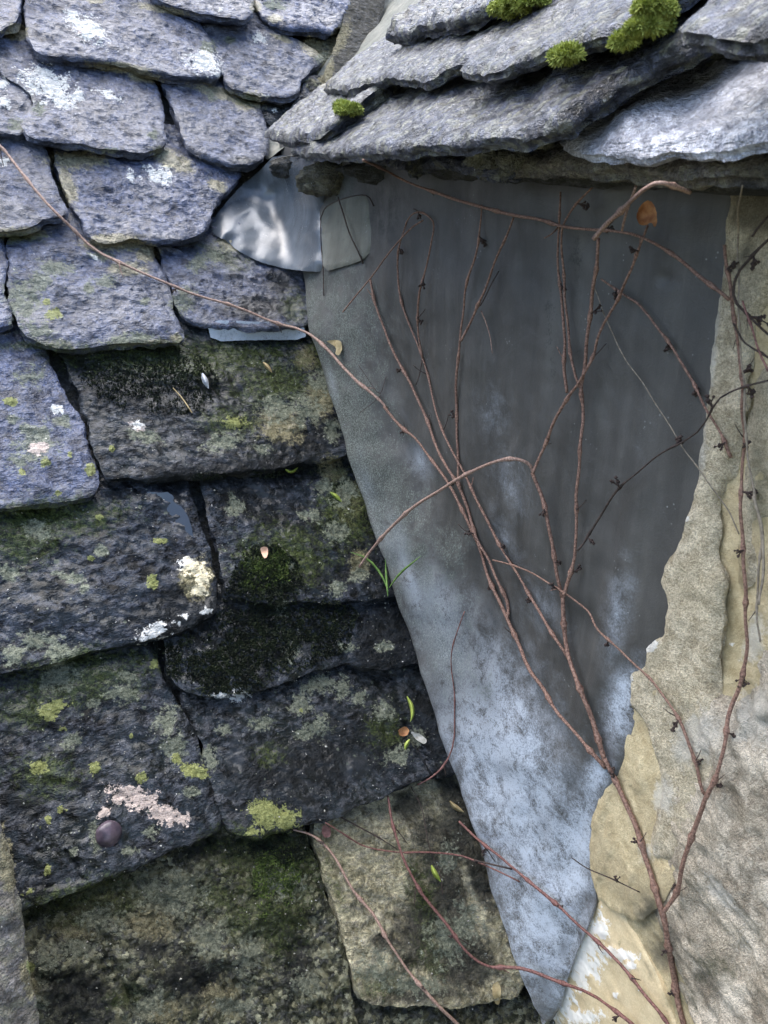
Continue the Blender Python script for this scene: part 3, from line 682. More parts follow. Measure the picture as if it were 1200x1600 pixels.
# mortar and battens under the slates
ga, gb = np.meshgrid(np.arange(-1.25, .30, .02), np.arange(-1.0, 1.75, .02))
G2 = np.column_stack([ga.ravel(), gb.ravel()])
GP = ROOF.pt(G2, -.014 + .004 * n2(G2, 20, 3.3, 2))
w = ga.shape[1]
gf = [(r * w + c, r * w + c + 1, (r + 1) * w + c + 1, (r + 1) * w + c) for r in range(ga.shape[0] - 1) for c in range(w - 1)]
me = mesh(GP, gf); paint(me, GP)
bed = link('bedding', me, M_BED, roof)
SURF.append((GP, gf))

# ------------------------------------------------------------------ dormer cheek wall
wall = thing('cheek_wall', 'upright side wall at right with flaking grey render, ochre plaster and rough brown stone', 'wall')
def wdisp(amp, seed, big=.0):
    def f(V, sd):
        return amp * (.0016 * n2(V, 14, seed, 3) + .0012 * n2(V, 60, seed + 2, 3)) + big * n2(V, 9, seed + 5, 4, .6)
    return f
flat = lambda h: (lambda ab, ref: np.full(len(ab), h))
# plaster backing over the whole cheek
pw = np.array([(700, 140), (1420, 60), (1500, 1000), (1500, 1800), (780, 1800), (700, 1300), (640, 900)], float)
pb_ = WALL.ab(WALL.hit(pw))
backing = np.array([(pb_[:, 0].min() - .45, -2.2), (pb_[:, 0].max() + .1, -2.2), (pb_[:, 0].max() + .1, .16), (pb_[:, 0].min() - .45, .16)])
core = slab('wall_core', [(-.6, -2.6), (1.6, -2.6), (1.6, .12), (-.6, .12)], WALL, flat(-.012), .2, .04, M_PLASTER, wall, seed=2, px_input=False, corner=0, edge=(.001, 0), rough=0, disp=wdisp(1, 3))
slab('plaster', [(1085, 200), (1080, 700), (1000, 900), (930, 1150), (880, 1350), (700, 1480), (760, 1720), (1100, 1750), (1290, 1500), (1290, 200)], WALL, flat(0.0), .02, .0042, M_PLASTER, wall, seed=4,
     edge=(.004, .002), rough=.002, disp=wdisp(.9, 8, .004))
slab('render_coat', [(1150, 240), (1128, 330), (1118, 400), (1114, 470), (1102, 560), (1097, 640), (1086, 720), (1068, 820), (1055, 853), (1032, 878), (1022, 905), (1031, 932), (1037, 960), (1030, 988), (1005, 1010), (1000, 1036), (982, 1060), (976, 1105), (1002, 1130), (1022, 1180), (1030, 1250), (1014, 1300), (1016, 1345), (1060, 1352), (1115, 1260), (1125, 1180), (1112, 1100), (1112, 1055), (1121, 990), (1137, 922), (1135, 905), (1112, 872), (1119, 842), (1112, 800), (1121, 760), (1136, 740), (1139, 712), (1150, 690), (1160, 560), (1180, 470), (1230, 420), (1290, 400), (1290, 240)],
     WALL, flat(.011), .009, .0034, M_RENDER, wall, seed=6, edge=(.009, .0055), rough=.003, corner=1, disp=wdisp(1.0, 12, .0035))
slab('render_coat', [(1152, 720), (1140, 760), (1142, 830), (1150, 880), (1148, 912), (1160, 930), (1180, 900), (1190, 800), (1290, 760), (1290, 560), (1200, 560), (1170, 620)],
     WALL, flat(.004), .010, .0036, M_RENDER, wall, seed=16, edge=(.014, .005), rough=.003, corner=1, disp=wdisp(1.0, 22, .004))
slab('stone_face', [(1000, 1080), (1050, 1050), (1095, 1070), (1135, 1100), (1165, 1070), (1185, 1010), (1215, 960), (1300, 930), (1340, 1750), (1085, 1750), (1062, 1610), (1042, 1525), (1012, 1450), (1000, 1425), (1020, 1395), (1030, 1368), (1012, 1345), (1018, 1300), (1035, 1260), (1038, 1180), (1020, 1140)],
     WALL, flat(.013), .020, .0034, M_ROCK, wall, seed=7, edge=(.055, .016), rough=.007, disp=lambda V, sd: .007 * n2(V, 9, 31, 4, .6) + .003 * (1 - 2 * np.abs(n2(V @ np.array([[.8, .6], [-.6, .8]]) * np.array([.5, 1.4]), 30, 35, 3))) + .0012 * n2(V, 120, 36, 2))
slab('ochre_render', [(1040, 1070), (1000, 1075), (972, 1105), (958, 1190), (938, 1242), (921, 1300), (920, 1360), (930, 1402), (960, 1425), (1000, 1440), (1040, 1410), (1060, 1370), (1060, 1300), (1070, 1255), (1075, 1180), (1065, 1110)],
     WALL, flat(.008), .010, .0034, M_PLASTER, wall, seed=9, edge=(.006, .002), rough=.0015, disp=lambda V, sd: .004 * n2(V, 8, 41, 2) + .0004 * n2(V, 60, 46, 2) + .002 * sstep(.2, .4, n2(V * np.array([1.6, .6]), 16, 44, 4, .6)))
slab('limewashed_panel', [(943, 1392), (962, 1412), (985, 1450), (1008, 1490), (1024, 1520), (1040, 1560), (1055, 1600), (1085, 1750), (820, 1760), (800, 1600), (780, 1480), (800, 1440), (860, 1440), (915, 1440)],
     WALL, flat(.003), .010, .0034, M_PANEL, wall, seed=10, edge=(.004, .0025), rough=.0012, disp=wdisp(.35, 51, .002))

# ------------------------------------------------------------------ lead sheet over the cheek
YL = [(205, 430), (300, 450), (430, 471), (520, 483), (560, 497), (640, 520), (715, 541), (800, 572), (880, 600), (930, 613), (1000, 638), (1100, 672), (1140, 683), (1200, 703), (1260, 723), (1340, 752), (1400, 769), (1470, 793), (1530, 812), (1570, 829), (1590, 846), (1596, 853)]
YF = [(205, 566), (300, 575), (430, 592), (560, 616), (690, 651), (800, 700), (900, 748), (1000, 803), (1100, 868), (1180, 930), (1250, 1000), (1600, 1200)]
YR = [(205, 1190), (300, 1180), (400, 1150), (560, 1130), (720, 1110), (800, 1092), (850, 1075), (880, 1060), (905, 1050), (935, 1055), (960, 1056), (990, 1042), (1035, 1020), (1060, 1004), (1120, 994), (1190, 978), (1240, 947), (1300, 927), (1360, 925), (1400, 935), (1430, 925), (1490, 901), (1540, 882), (1575, 874), (1590, 866), (1596, 859)]
def yf(tab, y): return np.interp(y, [a for a, _ in tab], [b for _, b in tab])
ny, nx = 300, 150
ys = np.r_[np.linspace(205, 1560, ny - 24), np.linspace(1563, 1596, 24)]
rowsP = []
for y in ys:
    xl, xr = yf(YL, y), yf(YR, y)
    wob = 1.6 * math.sin(y * .021) + 1.2 * math.sin(y * .057 + 1) + .8 * math.sin(y * .13)
    xl += wob; xr += wob * .7
    xf = min(yf(YF, y), xr - .12 * (xr - xl))
    hl = LEADH + .002 * math.sin(y * .03)
    PL = ROOF.hit([(xl, y)], hl)[0]
    tip = sstep(1380, 1560, y)
    PF = WALL.hit([(xf, y)], .008 + .010 * tip)[0]
    PR = WALL.hit([(xr, y)], .005 + .008 * sstep(1395, 1440, y))[0]
    nl = int(nx * .42)
    tl = np.linspace(0, 1, nl)[:, None]; tr = np.linspace(0, 1, nx - nl + 1)[1:, None]
    rowsP.append(np.vstack([PL * (1 - tl) + PF * tl, PF * (1 - tr) + PR * tr]))
LG = np.array(rowsP)
for _ in range(60):
    LG[:, 1:-1] = .5 * LG[:, 1:-1] + .25 * (LG[:, :-2] + LG[:, 2:])
for _ in range(6):
    LG[1:-1] = .5 * LG[1:-1] + .25 * (LG[:-2] + LG[2:])
du = np.gradient(LG, axis=1); dv = np.gradient(LG, axis=0)
NN = np.cross(dv, du); NN /= np.linalg.norm(NN, axis=2, keepdims=True)
if NN[150, 40] @ WN < 0: NN = -NN
pos = LG.reshape(-1, 3)
pxg = project(pos).reshape(ny, nx, 2)
al = np.column_stack([(pos - j0) @ WALL.A, (pos - j0) @ WALL.B])
dent = .0060 * n2(al, 4.0, 61, 3) + .0022 * (1 - 2 * np.abs(n2(al @ np.array([[.9, .44], [-.44, .9]]) * np.array([1, .5]), 7, 67, 2))) + .0009 * n2(al, 22, 69, 2) + .0018 * n2(al * np.array([2.2, .45]), 9, 63, 3) + .0006 * n2(al, 40, 65, 2)
# long soft wrinkles running down the sheet, and a knock near the top
x_, y_ = pxg[..., 0].ravel(), pxg[..., 1].ravel()
dent += .004 * np.exp(-((x_ - 735 + (y_ - 400) * .0) / 26) ** 2) * sstep(300, 420, y_) * (1 - sstep(800, 1000, y_))
dent += .005 * np.exp(-((x_ - 975 - (y_ - 900) * -.25) / 22) ** 2) * sstep(640, 800, y_) * (1 - sstep(1050, 1180, y_))
dent -= .006 * np.exp(-(((x_ - 1040) / 12) ** 2 + ((y_ - 436) / 12) ** 2))
dent += .003 * np.exp(-((x_ - 640) / 30) ** 2) * (1 - sstep(380, 520, y_))
edge_in = (np.minimum(np.arange(nx) / 6.0, 1.0) * np.clip((nx - 1 - np.arange(nx)) / 22.0, .08, 1))[None, :] * np.ones((ny, 1))
LT = LG + NN * (dent.reshape(ny, nx) * edge_in)[..., None]
# the free edge turns down a little towards the slates
LT[:, 0] -= NN[:, 0] * .004; LT[:, 1] -= NN[:, 1] * .0015
LB = LT - NN * .0028
nv = ny * nx
V = np.vstack([LT.reshape(-1, 3), LB.reshape(-1, 3)])
idx = np.arange(nv).reshape(ny, nx)
F = []
for r in range(ny - 1):
    for c in range(nx - 1):
        a, b, c2, d = int(idx[r, c]), int(idx[r, c + 1]), int(idx[r + 1, c + 1]), int(idx[r + 1, c])
        F.append((a, d, c2, b)); F.append((a + nv, b + nv, c2 + nv, d + nv))
rim = [int(i) for i in np.r_[idx[0, :], idx[1:, -1], idx[-1, -2::-1], idx[-2:0:-1, 0]]]
for i in range(len(rim)):
    k = rim[(i + 1) % len(rim)]; F.append((rim[i], k, k + nv, rim[i] + nv))
me = mesh(V, F, True, 50)
# patina on the lead: pale bloom low down, green film on the turned part, dark runs, eave shade partly coloured in at the top
px = project(V)
def blob(lst):
    f = np.full(len(px), -1.0)
    for x, y, rx, ry, a, amp in lst:
        a = R_(a); dx, dy = px[:, 0] - x, px[:, 1] - y
        u = (dx * math.cos(a) + dy * math.sin(a)) / rx; v = (-dx * math.sin(a) + dy * math.cos(a)) / ry
        f = np.maximum(f, amp - np.sqrt(u * u + v * v))
    return np.clip(f * .5 + .5, 0, 1)
PAT = blob([(610, 850, 40, 120, -20, .45), (560, 700, 22, 60, -18, .4), (800, 1240, 110, 300, -18, 1.0), (850, 1440, 90, 170, -14, 1.0), (690, 980, 60, 170, -20, .75), (900, 1330, 46, 120, 10, 1.1), (640, 900, 26, 150, -18, .8), (575, 760, 22, 90, -20, .55), (520, 600, 12, 60, -14, .5), (655, 720, 34, 60, -20, .45), (790, 840, 60, 200, -25, .1), (965, 960, 55, 200, 8, .3), (975, 1100, 40, 90, 15, .85), (850, 950, 80, 160, -30, .15), (770, 640, 90, 190, 0, .06), (800, 760, 80, 150, -15, .16), (930, 1220, 36, 60, 20, .8), (1000, 700, 80, 190, 0, -.25), (690, 430, 22, 150, 3, -.2)])
GRN = blob([(560, 700, 60, 330, -18, 1.0), (690, 1000, 70, 160, -20, .7), (540, 520, 70, 150, -8, .8), (600, 760, 70, 190, -22, .75), (560, 620, 50, 110, -15, .85), (650, 880, 50, 110, -25, .7), (680, 960, 50, 90, -20, .55), (620, 800, 60, 120, -20, .65), (490, 470, 24, 60, 0, .9), (520, 300, 70, 60, 0, .5), (560, 900, 0.1, .1, 0, 0), (740, 1060, 60, 110, -20, .35), (700, 860, 40, 60, -30, .6)])
DRK = blob([(545, 560, 40, 90, -10, .3), (610, 720, 30, 60, -20, .35), (680, 840, 36, 50, -30, .35), (760, 1080, 30, 120, -22, .35), (640, 700, 24, 110, -22, .5), (790, 1200, 40, 60, -20, .3), (850, 1290, 30, 60, 0, .2), (555, 680, 24, 90, -15, .75), (590, 600, 20, 120, -18, .55), (660, 860, 40, 60, -20, .55), (700, 880, 40, 60, -30, .6), (500, 480, 26, 70, 0, .7), (770, 960, 26, 80, -25, .4), (860, 500, 20, 220, 0, .3), (760, 1130, 60, 90, -20, .2), (540, 280, 80, 40, 0, .7), (850, 1530, 26, 60, -14, .35), (900, 400, 40, 160, 0, .25), (600, 330, 60, 120, 0, .35), (880, 1480, 20, 40, 0, .45)])
add_attr(me, 'pc', np.column_stack([PAT, GRN, DRK, np.zeros(len(px))]))
lead = link('lead_sheet', me, M_LEAD)
tag(lead, 'large grey weathered lead sheet covering the cheek wall and lapping onto the slates', 'flashing')
SURF.append((V, F))

# ------------------------------------------------------------------ the little dormer roof above the cheek
dorm = thing('dormer_roof', 'overhanging roof of thick rough slates at upper right with moss cushions', 'roof')
UPS = DORM.B if DORM.B[2] > 0 else -DORM.B
def dslate(tail, L, h, thick, mat, seed, am=1.3, skew=0.0, g=.0034, head_scale=1.0, rough=.0028, name='slate', drop=.11):
    """tail: the lower edge from left to right as seen; the slate runs L metres up the slope from it."""
    P = DORM.hit(tail, h)
    ab = DORM.ab(P)
    b0 = np.array([0, L])
    sgn = 1.0 if DORM.B[2] > 0 else -1.0
    c = ab[:, 0].mean()
    head = np.column_stack([c + (ab[:, 0] - c) * head_scale + skew, np.full(len(ab), ab[:, 1].mean() + sgn * L)])
    poly = np.vstack([ab, head[::-1]])
    bm = ab[:, 1]
    A_, B_ = ab[np.argsort(ab[:, 0])].T
    def hf(q, ref):
        s = (q[:, 1] - np.interp(q[:, 0], A_, B_)) * sgn
        return h - drop * np.maximum(s, 0)
    return slab(name, poly, DORM, hf, thick, g, mat, dorm, seed=seed, amp=am, px_input=False, corner=1, edge=(.010, .006), rough=rough, levels=4)
# eave course
dslate([(775, 245), (800, 246), (880, 250), (960, 254), (1040, 256), (1120, 254), (1200, 250), (1330, 240)], .30, -.008, .019, M_COPING, 101, .8, name='under_eave_slate')
bright = dslate([(868, 215), (885, 226), (960, 230), (1005, 231), (1022, 226), (1042, 218), (1075, 222), (1135, 226), (1165, 211), (1200, 207), (1340, 196)], .34, .016, .010, M_EAVEB, 102, .9, rough=.002, skew=.01)
bright['label'] = 'broad pale slate at the right end of the eave, wet and whitened by sky sheen'
dslate([(535, 256), (560, 248), (590, 247), (620, 258), (632, 262)], .2, -.012, .012, M_EAVE, 103, 1.2)
dslate([(628, 262), (650, 250), (690, 248), (722, 256), (732, 262), (780, 262), (800, 258)], .2, -.016, .014, M_EAVE, 104, 1.2)
# second course
dslate([(446, 228), (470, 236), (520, 235), (560, 231), (620, 227), (690, 218), (720, 212), (790, 205), (850, 190), (880, 184), (905, 155), (955, 118), (1000, 94), (1040, 78), (1075, 64)] , .30, .050, .014, M_EAVE, 105, .75, rough=.002)
dslate([(409, 203), (425, 211), (450, 213), (480, 208), (500, 200), (515, 190), (530, 178)], .16, .066, .018, M_EAVE, 106, 1.0)
dslate([(1070, 74), (1110, 60), (1200, 38), (1330, 18)], .22, .026, .018, M_EAVE, 107, 1.0)
# third course
dslate([(498, 133), (520, 136), (555, 134), (570, 124), (600, 117), (640, 116), (662, 121), (690, 104), (716, 93), (760, 80)], .30, .070, .013, M_EAVE, 108, .75, rough=.002)
dslate([(710, 105), (722, 108), (760, 106), (800, 92), (850, 74), (900, 60), (960, 42), (1010, 22)], .34, .074, .012, M_EAVE, 109, .75, rough=.002)
dslate([(1052, 30), (1070, 40), (1110, 45), (1160, 44), (1200, 38), (1330, 25)], .3, .080, .014, M_EAVE, 110, .75, rough=.002)
# fourth
dslate([(597, 50), (620, 47), (650, 36), (700, 27), (740, 12), (775, -2), (830, -22)], .34, .088, .018, M_EAVE, 111, 1.4)
dslate([(840, -30), (900, -40), (1000, -50), (1060, -62)], .34, .045, .022, M_EAVE, 112, 1.4)
dslate([(1070, -60), (1150, -62), (1250, -70)], .34, .045, .022, M_EAVE, 113, 1.4)
# mortar packed between the courses
def lump(cx, cy, rx, ry, pl, h, thick, mat, parent, seed, name='mortar_lump', dome=.012):
    a = np.linspace(0, 2 * math.pi, 22, endpoint=False)
    k = 1 + .2 * np.sin(a * 3 + seed) + .12 * np.sin(a * 5 + seed * 2)
    poly = np.column_stack([cx + rx * k * np.cos(a), cy + ry * k * np.sin(a)])
    P = CP + rays(poly) * 0; 
    return poly
def rock(name, cx, cy, rpx, depth, mat, parent, seed, squash=(1, .8, .75), sub=34):
    """A free lump of stone or mortar: a sphere knocked into shape."""
    c = CP + rays([(cx, cy)])[0] * depth
    r = rpx * depth / FPX
    th = np.linspace(0, math.pi, sub // 2 + 1); ph = np.linspace(0, 2 * math.pi, sub, endpoint=False)
    U = np.array([(math.sin(t) * math.cos(p), math.sin(t) * math.sin(p), math.cos(t)) for t in th for p in ph])
    k = 1 + .28 * fbm(U * 1.7 + seed, 3) + .10 * fbm(U * 6 + seed, 3)
    Vv = c + r * (U * k[:, None]) * np.array(squash)
    m = len(ph); fs = []
    for i in range(len(th) - 1):
        for j in range(m):
            fs.append((i * m + j, (i + 1) * m + j, (i + 1) * m + (j + 1) % m, i * m + (j + 1) % m))
    me = mesh(Vv, fs); paint(me, Vv)
    SURF.append((Vv, fs))
    return link(name, me, mat, parent)
rock('mortar_lump', 758, 240, 34, .765, M_MORTAR, dorm, 1.0, (1, .6, .62))
rock('mortar_lump', 800, 248, 24, .735, M_MORTAR, dorm, 2.0, (1, .6, .7))
rock('mortar_lump', 835, 222, 24, .695, M_MORTAR, dorm, 3.0, (1.2, .6, .45))
rock('mortar_lump', 690, 116, 22, 1.08, M_MORTAR, dorm, 4.0, (1.1, .8, .8))
rock('mortar_lump', 568, 126, 20, 1.34, M_MORTAR, dorm, 5.0, (.8, .8, .8))
rock('mortar_lump', 925, 92, 34, .70, M_MORTAR, dorm, 6.0, (1.4, .8, .4))
rock('mortar_lump', 840, 118, 22, .80, M_MORTAR, dorm, 7.0, (1.6, .8, .5))
rock('mortar_lump', 985, 88, 26, .665, M_MORTAR, dorm, 8.0, (1.3, .8, .4))
# packing under the eave, against the wall head
pk = DORM.ab(DORM.hit([(420, 250), (1330, 250)]))
pm = np.array([(pk[0, 0] - .2, .03), (pk[1, 0] + .05, .03), (pk[1, 0] + .05, .9), (pk[0, 0] - .2, .9)])
slab('bedding', pm, DORM, lambda ab, ref: np.full(len(ab), -.040), .03, .014, M_BED, dorm, seed=130, px_input=False, corner=0, edge=(.01, .004), rough=.004)
# stones that close the corner under the valley
rock('corbel_stone', 520, 278, 50, 1.30, M_MORTAR, wall, 11.0, (1.1, .7, .5))
rock('corbel_stone', 462, 262, 34, 1.42, M_BED, wall, 12.0, (1.2, .7, .5))
rock('corbel_stone', 610, 262, 50, 1.16, M_BED, wall, 13.0, (1.6, .7, .4))
slab('valley_stone', [(545, -120), (540, 0), (528, 60), (510, 110), (500, 150), (545, 150), (572, 115), (585, 85), (592, 45), (603, 5), (610, -120)], ROOF, flat(.05), .03, .0045, M_BED, roof, seed=140, amp=.8)
slab('valley_stone', [(380, 120), (395, 190), (410, 245), (450, 230), (500, 190), (545, 140), (540, 60), (480, 60)], ROOF, flat(.012), .03, .0045, M_SLATEDK, roof, seed=143, amp=1.2)
slab('valley_stone', [(478, 118), (470, 140), (455, 165), (470, 190), (520, 180), (540, 140), (520, 112)], ROOF, flat(.03), .03, .0045, M_SLATEDK, roof, seed=141, amp=1.2)
slab('valley_stone', [(415, 150), (405, 175), (425, 200), (470, 200), (500, 165), (470, 150)], ROOF, flat(.022), .03, .0045, M_SLATEDK, roof, seed=142, amp=1.2)

# lead gutter lining the valley between the two roofs
vd = nrm(np.cross(RN, DN)); vd = vd if vd[2] > 0 else -vd
v0 = d1 - vd * .02
vt = np.linspace(0, 1.5, 40); ca = np.linspace(-.03, .22, 19)
side_r = nrm(np.cross(vd, RN)); side_r = side_r if side_r @ RA < 0 else -side_r
side_d = nrm(np.cross(vd, DN)); side_d = side_d if side_d @ UPS > 0 else -side_d
VV = []
for t_ in vt:
    for c_ in ca:
        VV.append(v0 + vd * t_ + (side_r * -c_ if c_ < 0 else side_d * c_) * 1.0 + RN * .006 + np.array([0, 0, .004 * math.sin(t_ * 40 + c_ * 30)]))
VV = np.array(VV)
FF = [(r * 19 + c, r * 19 + c + 1, (r + 1) * 19 + c + 1, (r + 1) * 19 + c) for r in range(39) for c in range(18)]
me = mesh(VV, FF); add_attr(me, 'pc', np.tile(np.array([.2, .7, .2, 0]), (len(VV), 1)))
valley = link('valley_lead', me, M_LEADDULL)
SURF.append((VV, FF))

# ------------------------------------------------------------------ rays onto what stands so far
def bvh(items):
    V, F, k = [], [], 0
    for v, f in items:
        V += [tuple(x) for x in v.tolist()]; F += [[i + k for i in q] for q in f]; k += len(v)
    return BVHTree.FromPolygons(V, F)
TREE = bvh(SURF)
CPV = Vector(CP)
def cast(px, off=0.0, default=1.0):
    """Where the sight line through each point meets the scene; off lifts the point that far in front of it."""
    D = rays(px); out = []; nor = []
    for d in D:
        dv = Vector(d); L = dv.length
        h = TREE.ray_cast(CPV, dv.normalized())
        out.append((h[3] / L) if h[0] is not None else default)
        nor.append(tuple(h[1]) if h[0] is not None else tuple(-dv.normalized()))
    return np.array(out), np.array(nor), D

def drape(name, poly, off, thick, g, mat, parent=None, seed=0.0, wrinkle=0.0, pc=None, smooth=0, lift=None):
    """A thin sheet laid over what is already there."""
    out = resample(chaikin(poly, 1), g)
    out = out + rng.normal(0, .25, out.shape)
    lo, hi = out.min(0), out.max(0)
    gx, gy = np.meshgrid(np.arange(lo[0], hi[0], g), np.arange(lo[1], hi[1], g))
    pts = np.column_stack([gx.ravel(), gy.ravel()]); pts = pts[inside(pts, out)]
    pts = pts[dist_poly(pts, out) > .5 * g]
    n = len(out)
    r = delaunay_2d_cdt([Vector(p) for p in np.vstack([out, pts]).tolist()], [], [list(range(n))], 1, 1e-5)
    V2 = np.array([tuple(v) for v in r[0]]); tris = [list(f) for f in r[2]]
    mp = {}
    for k, l in enumerate(r[3]):
        for q in l: mp[q] = k
    loop = [mp[i] for i in range(n) if i in mp]
    z, N, D = cast(V2)
    if smooth:
        nb = [[] for _ in V2]
        for f in tris:
            for i in range(3): nb[f[i]] += [f[(i + 1) % 3], f[(i + 2) % 3]]
        for _ in range(smooth):
            z = np.array([.5 * z[i] + .5 * (np.mean(z[nb[i]]) if nb[i] else z[i]) for i in range(len(z))])
    o = np.full(len(z), off)
    if lift is not None: o = o + lift(V2)
    if wrinkle: o = o + wrinkle * n2(V2, .02, seed, 3)
    P = CP + D * (z - o)[:, None]
    Q = P + D * thick
    m = len(P)
    F = [f for f in tris] + [[i + m for i in f[::-1]] for f in tris]
    for i in range(len(loop)):
        a, b = loop[i], loop[(i + 1) % len(loop)]
        F.append([a, a + m, b + m, b])
    Vv = np.vstack([P, Q])
    # make the faces look outwards
    f0 = tris[len(tris) // 2]
    nn = np.cross(P[f0[1]] - P[f0[0]], P[f0[2]] - P[f0[0]])
    if nn @ D[0] > 0: F = [f[::-1] for f in F]
    me = mesh(Vv, F, True, 50)
    if pc is not None: add_attr(me, 'pc', np.tile(np.array(pc, float), (len(Vv), 1)))
    o_ = link(name, me, mat, parent)
    SURF.append((Vv, F))
    return o_

# ------------------------------------------------------------------ smaller pieces of lead
saddle = thing('lead_saddle', 'small crumpled lead saddle below the valley, bright where it faces the sky over the slates, dull on the cheek', 'flashing')
def crumple(V2):
    x, y = V2[:, 0], V2[:, 1]
    k = .008 * n2(V2, .011, 71, 2) + .009 * (1 - 2 * np.abs(n2(V2 @ np.array([[.8, .6], [-.6, .8]]), .013, 73, 2))) + .0012 * n2(V2, .05, 75, 2)
    return k + .009
drape('roof_flap', [(430, 240), (405, 268), (375, 292), (348, 322), (326, 352), (336, 368), (354, 376), (374, 394), (410, 411), (450, 421), (492, 425), (504, 424), (508, 380), (505, 320), (512, 280), (490, 250)],
      .004, .004, 4.2, M_LEADBRIGHT, saddle, pc=(.3, .12, .1, 0), smooth=60, lift=crumple)  # one sheet with cheek_flap; sky shine on this face put into its material
drape('cheek_flap', [(502, 326), (528, 313), (560, 306), (576, 303), (580, 340), (583, 386), (570, 405), (540, 416), (505, 425), (503, 380)], .008, .004, 4.5, M_LEADDULL, saddle, pc=(.3, .45, .15, 0), smooth=12, wrinkle=.002)
tag(drape('lead_soaker', [(322, 500), (420, 503), (474, 506), (479, 531), (400, 531), (331, 534)], .006, .004, 4, M_LEADBRIGHT, pc=(.95, .1, .05, 0), smooth=60), 'narrow pale strip of lead showing under a slate left of the big sheet', 'flashing')
tag(valley, 'X') if 0 else tag(valley, 'pale green-grey sliver of valley lead at the top between the two roofs', 'flashing')

# ------------------------------------------------------------------ foreground stone at the lower left edge
CPL = Plane(ROOF.hit([(0, 1400)])[0] + RN * .26, nrm(RN + np.array([.35, -.1, .0])), RA)
tag(slab('coping_stone', [(-420, 1130), (-60, 1215), (-6, 1240), (6, 1290), (20, 1350), (38, 1440), (52, 1520), (66, 1600), (84, 1720), (-420, 1740)], CPL, flat(0), .26, .0036, M_COPING, None, seed=150, amp=1.2, rough=.0035, levels=8),
    'blurred brown stone edge close to the viewer at the lower left corner', 'stone')
TREE = bvh(SURF)

# ------------------------------------------------------------------ creeper
def tube(pts, rad, sides=8, seed=0.0, knots=(), cap=True):
    """pts n x 3, rad n: a round stem with slight unevenness and swollen nodes at the given fractions."""
    P = np.asarray(pts); n = len(P)
    Tn = np.gradient(P, axis=0); Tn /= np.maximum(np.linalg.norm(Tn, axis=1), 1e-9)[:, None]
    ref = np.array([.3, -.8, .5]); V = []; F = []
    s = np.linspace(0, 1, n)
    r = rad * (1 + .06 * perlin(np.column_stack([s * n * .55 + seed, s * 0 + seed, s * 0 + .5])))
    for k in knots: r = r * (1 + .75 * np.exp(-((s - k) * (n) / .8) ** 2))
    prevu = None
    for i in range(n):
        u = np.cross(Tn[i], ref if prevu is None else np.cross(prevu, Tn[i])) if prevu is None else prevu - Tn[i] * (prevu @ Tn[i])
        u = nrm(u); prevu = u; v = np.cross(Tn[i], u)
        for k in range(sides):
            a = 2 * math.pi * k / sides
            V.append(P[i] + r[i] * (math.cos(a) * u + math.sin(a) * v))
    for i in range(n - 1):
        for k in range(sides):
            F.append((i * sides + k, i * sides + (k + 1) % sides, (i + 1) * sides + (k + 1) % sides, (i + 1) * sides + k))
    F.append(tuple(range(sides - 1, -1, -1))); F.append(tuple((n - 1) * sides + k for k in range(sides)))
    return np.array(V), F
def path3d(px, off, step=7.0, smooth=14):
    px = np.asarray(px, float)
    C = chaikin(px, 1, False)
    Q = resample(C, step, False)
    t = np.linspace(0, 1, len(Q))
    o = np.interp(t, np.linspace(0, 1, len(np.atleast_1d(off))), np.atleast_1d(off)) if np.ndim(off) else np.full(len(Q), off)
    z, N, D = cast(Q)
    lowz = z.copy()
    # bridge the hollows: take the nearest surface around, then smooth
    w = 3
    lowz = np.array([z[max(0, i - w):i + w + 1].min() for i in range(len(z))])
    for _ in range(smooth):
        k = np.r_[lowz[:1], lowz, lowz[-1:]]; lowz = .5 * lowz + .25 * (k[:-2] + k[2:])
    lowz = np.minimum(lowz, z)
    for _ in range(3):
        k = np.r_[lowz[:1], lowz, lowz[-1:]]; lowz = .5 * lowz + .25 * (k[:-2] + k[2:])
    zz = lowz - o
    return CP + D * zz[:, None], zz, Q
VC = [0]
def stem(name, px, r0, r1, mat, parent, off=.0035, nodes=True, step=7.0, sides=8):
    VC[0] += 1
    P, z, Q = path3d(px, off, step)
    n = len(P)
    r = .56 * np.linspace(r0, r1, n) * z / FPX
    kn = []
    if nodes and n > 10:
        L = n * step; m = max(1, int(L / 85))
        kn = [(i + .5 + random.uniform(-.2, .2)) / m for i in range(m)]
    ph = VC[0] * 2.1
    P = P + (.0005 * np.sin(np.arange(n) * .55 + ph))[:, None] * RIGHT * np.minimum(1, np.arange(n) / 6.0)[:, None]
    if kn:     # each length between two nodes has its own girth and a slight change of heading
        sfr = np.linspace(0, 1, n); kx = np.r_[0, kn, 1]
        kd = np.array([0] + [random.uniform(-.0022, .0022) for _ in kn] + [0])
        P = P + np.interp(sfr, kx, kd)[:, None] * RIGHT
        gi = np.searchsorted(np.array(kn), sfr); gv_ = np.array([random.uniform(.84, 1.14) for _ in range(len(kn) + 1)])
        r = r * gv_[gi]
    V, F = tube(P, r, sides, VC[0] * 1.7, kn)
    o = link(name, mesh(V, F), mat, parent)
    return o, P, z, kn, Q
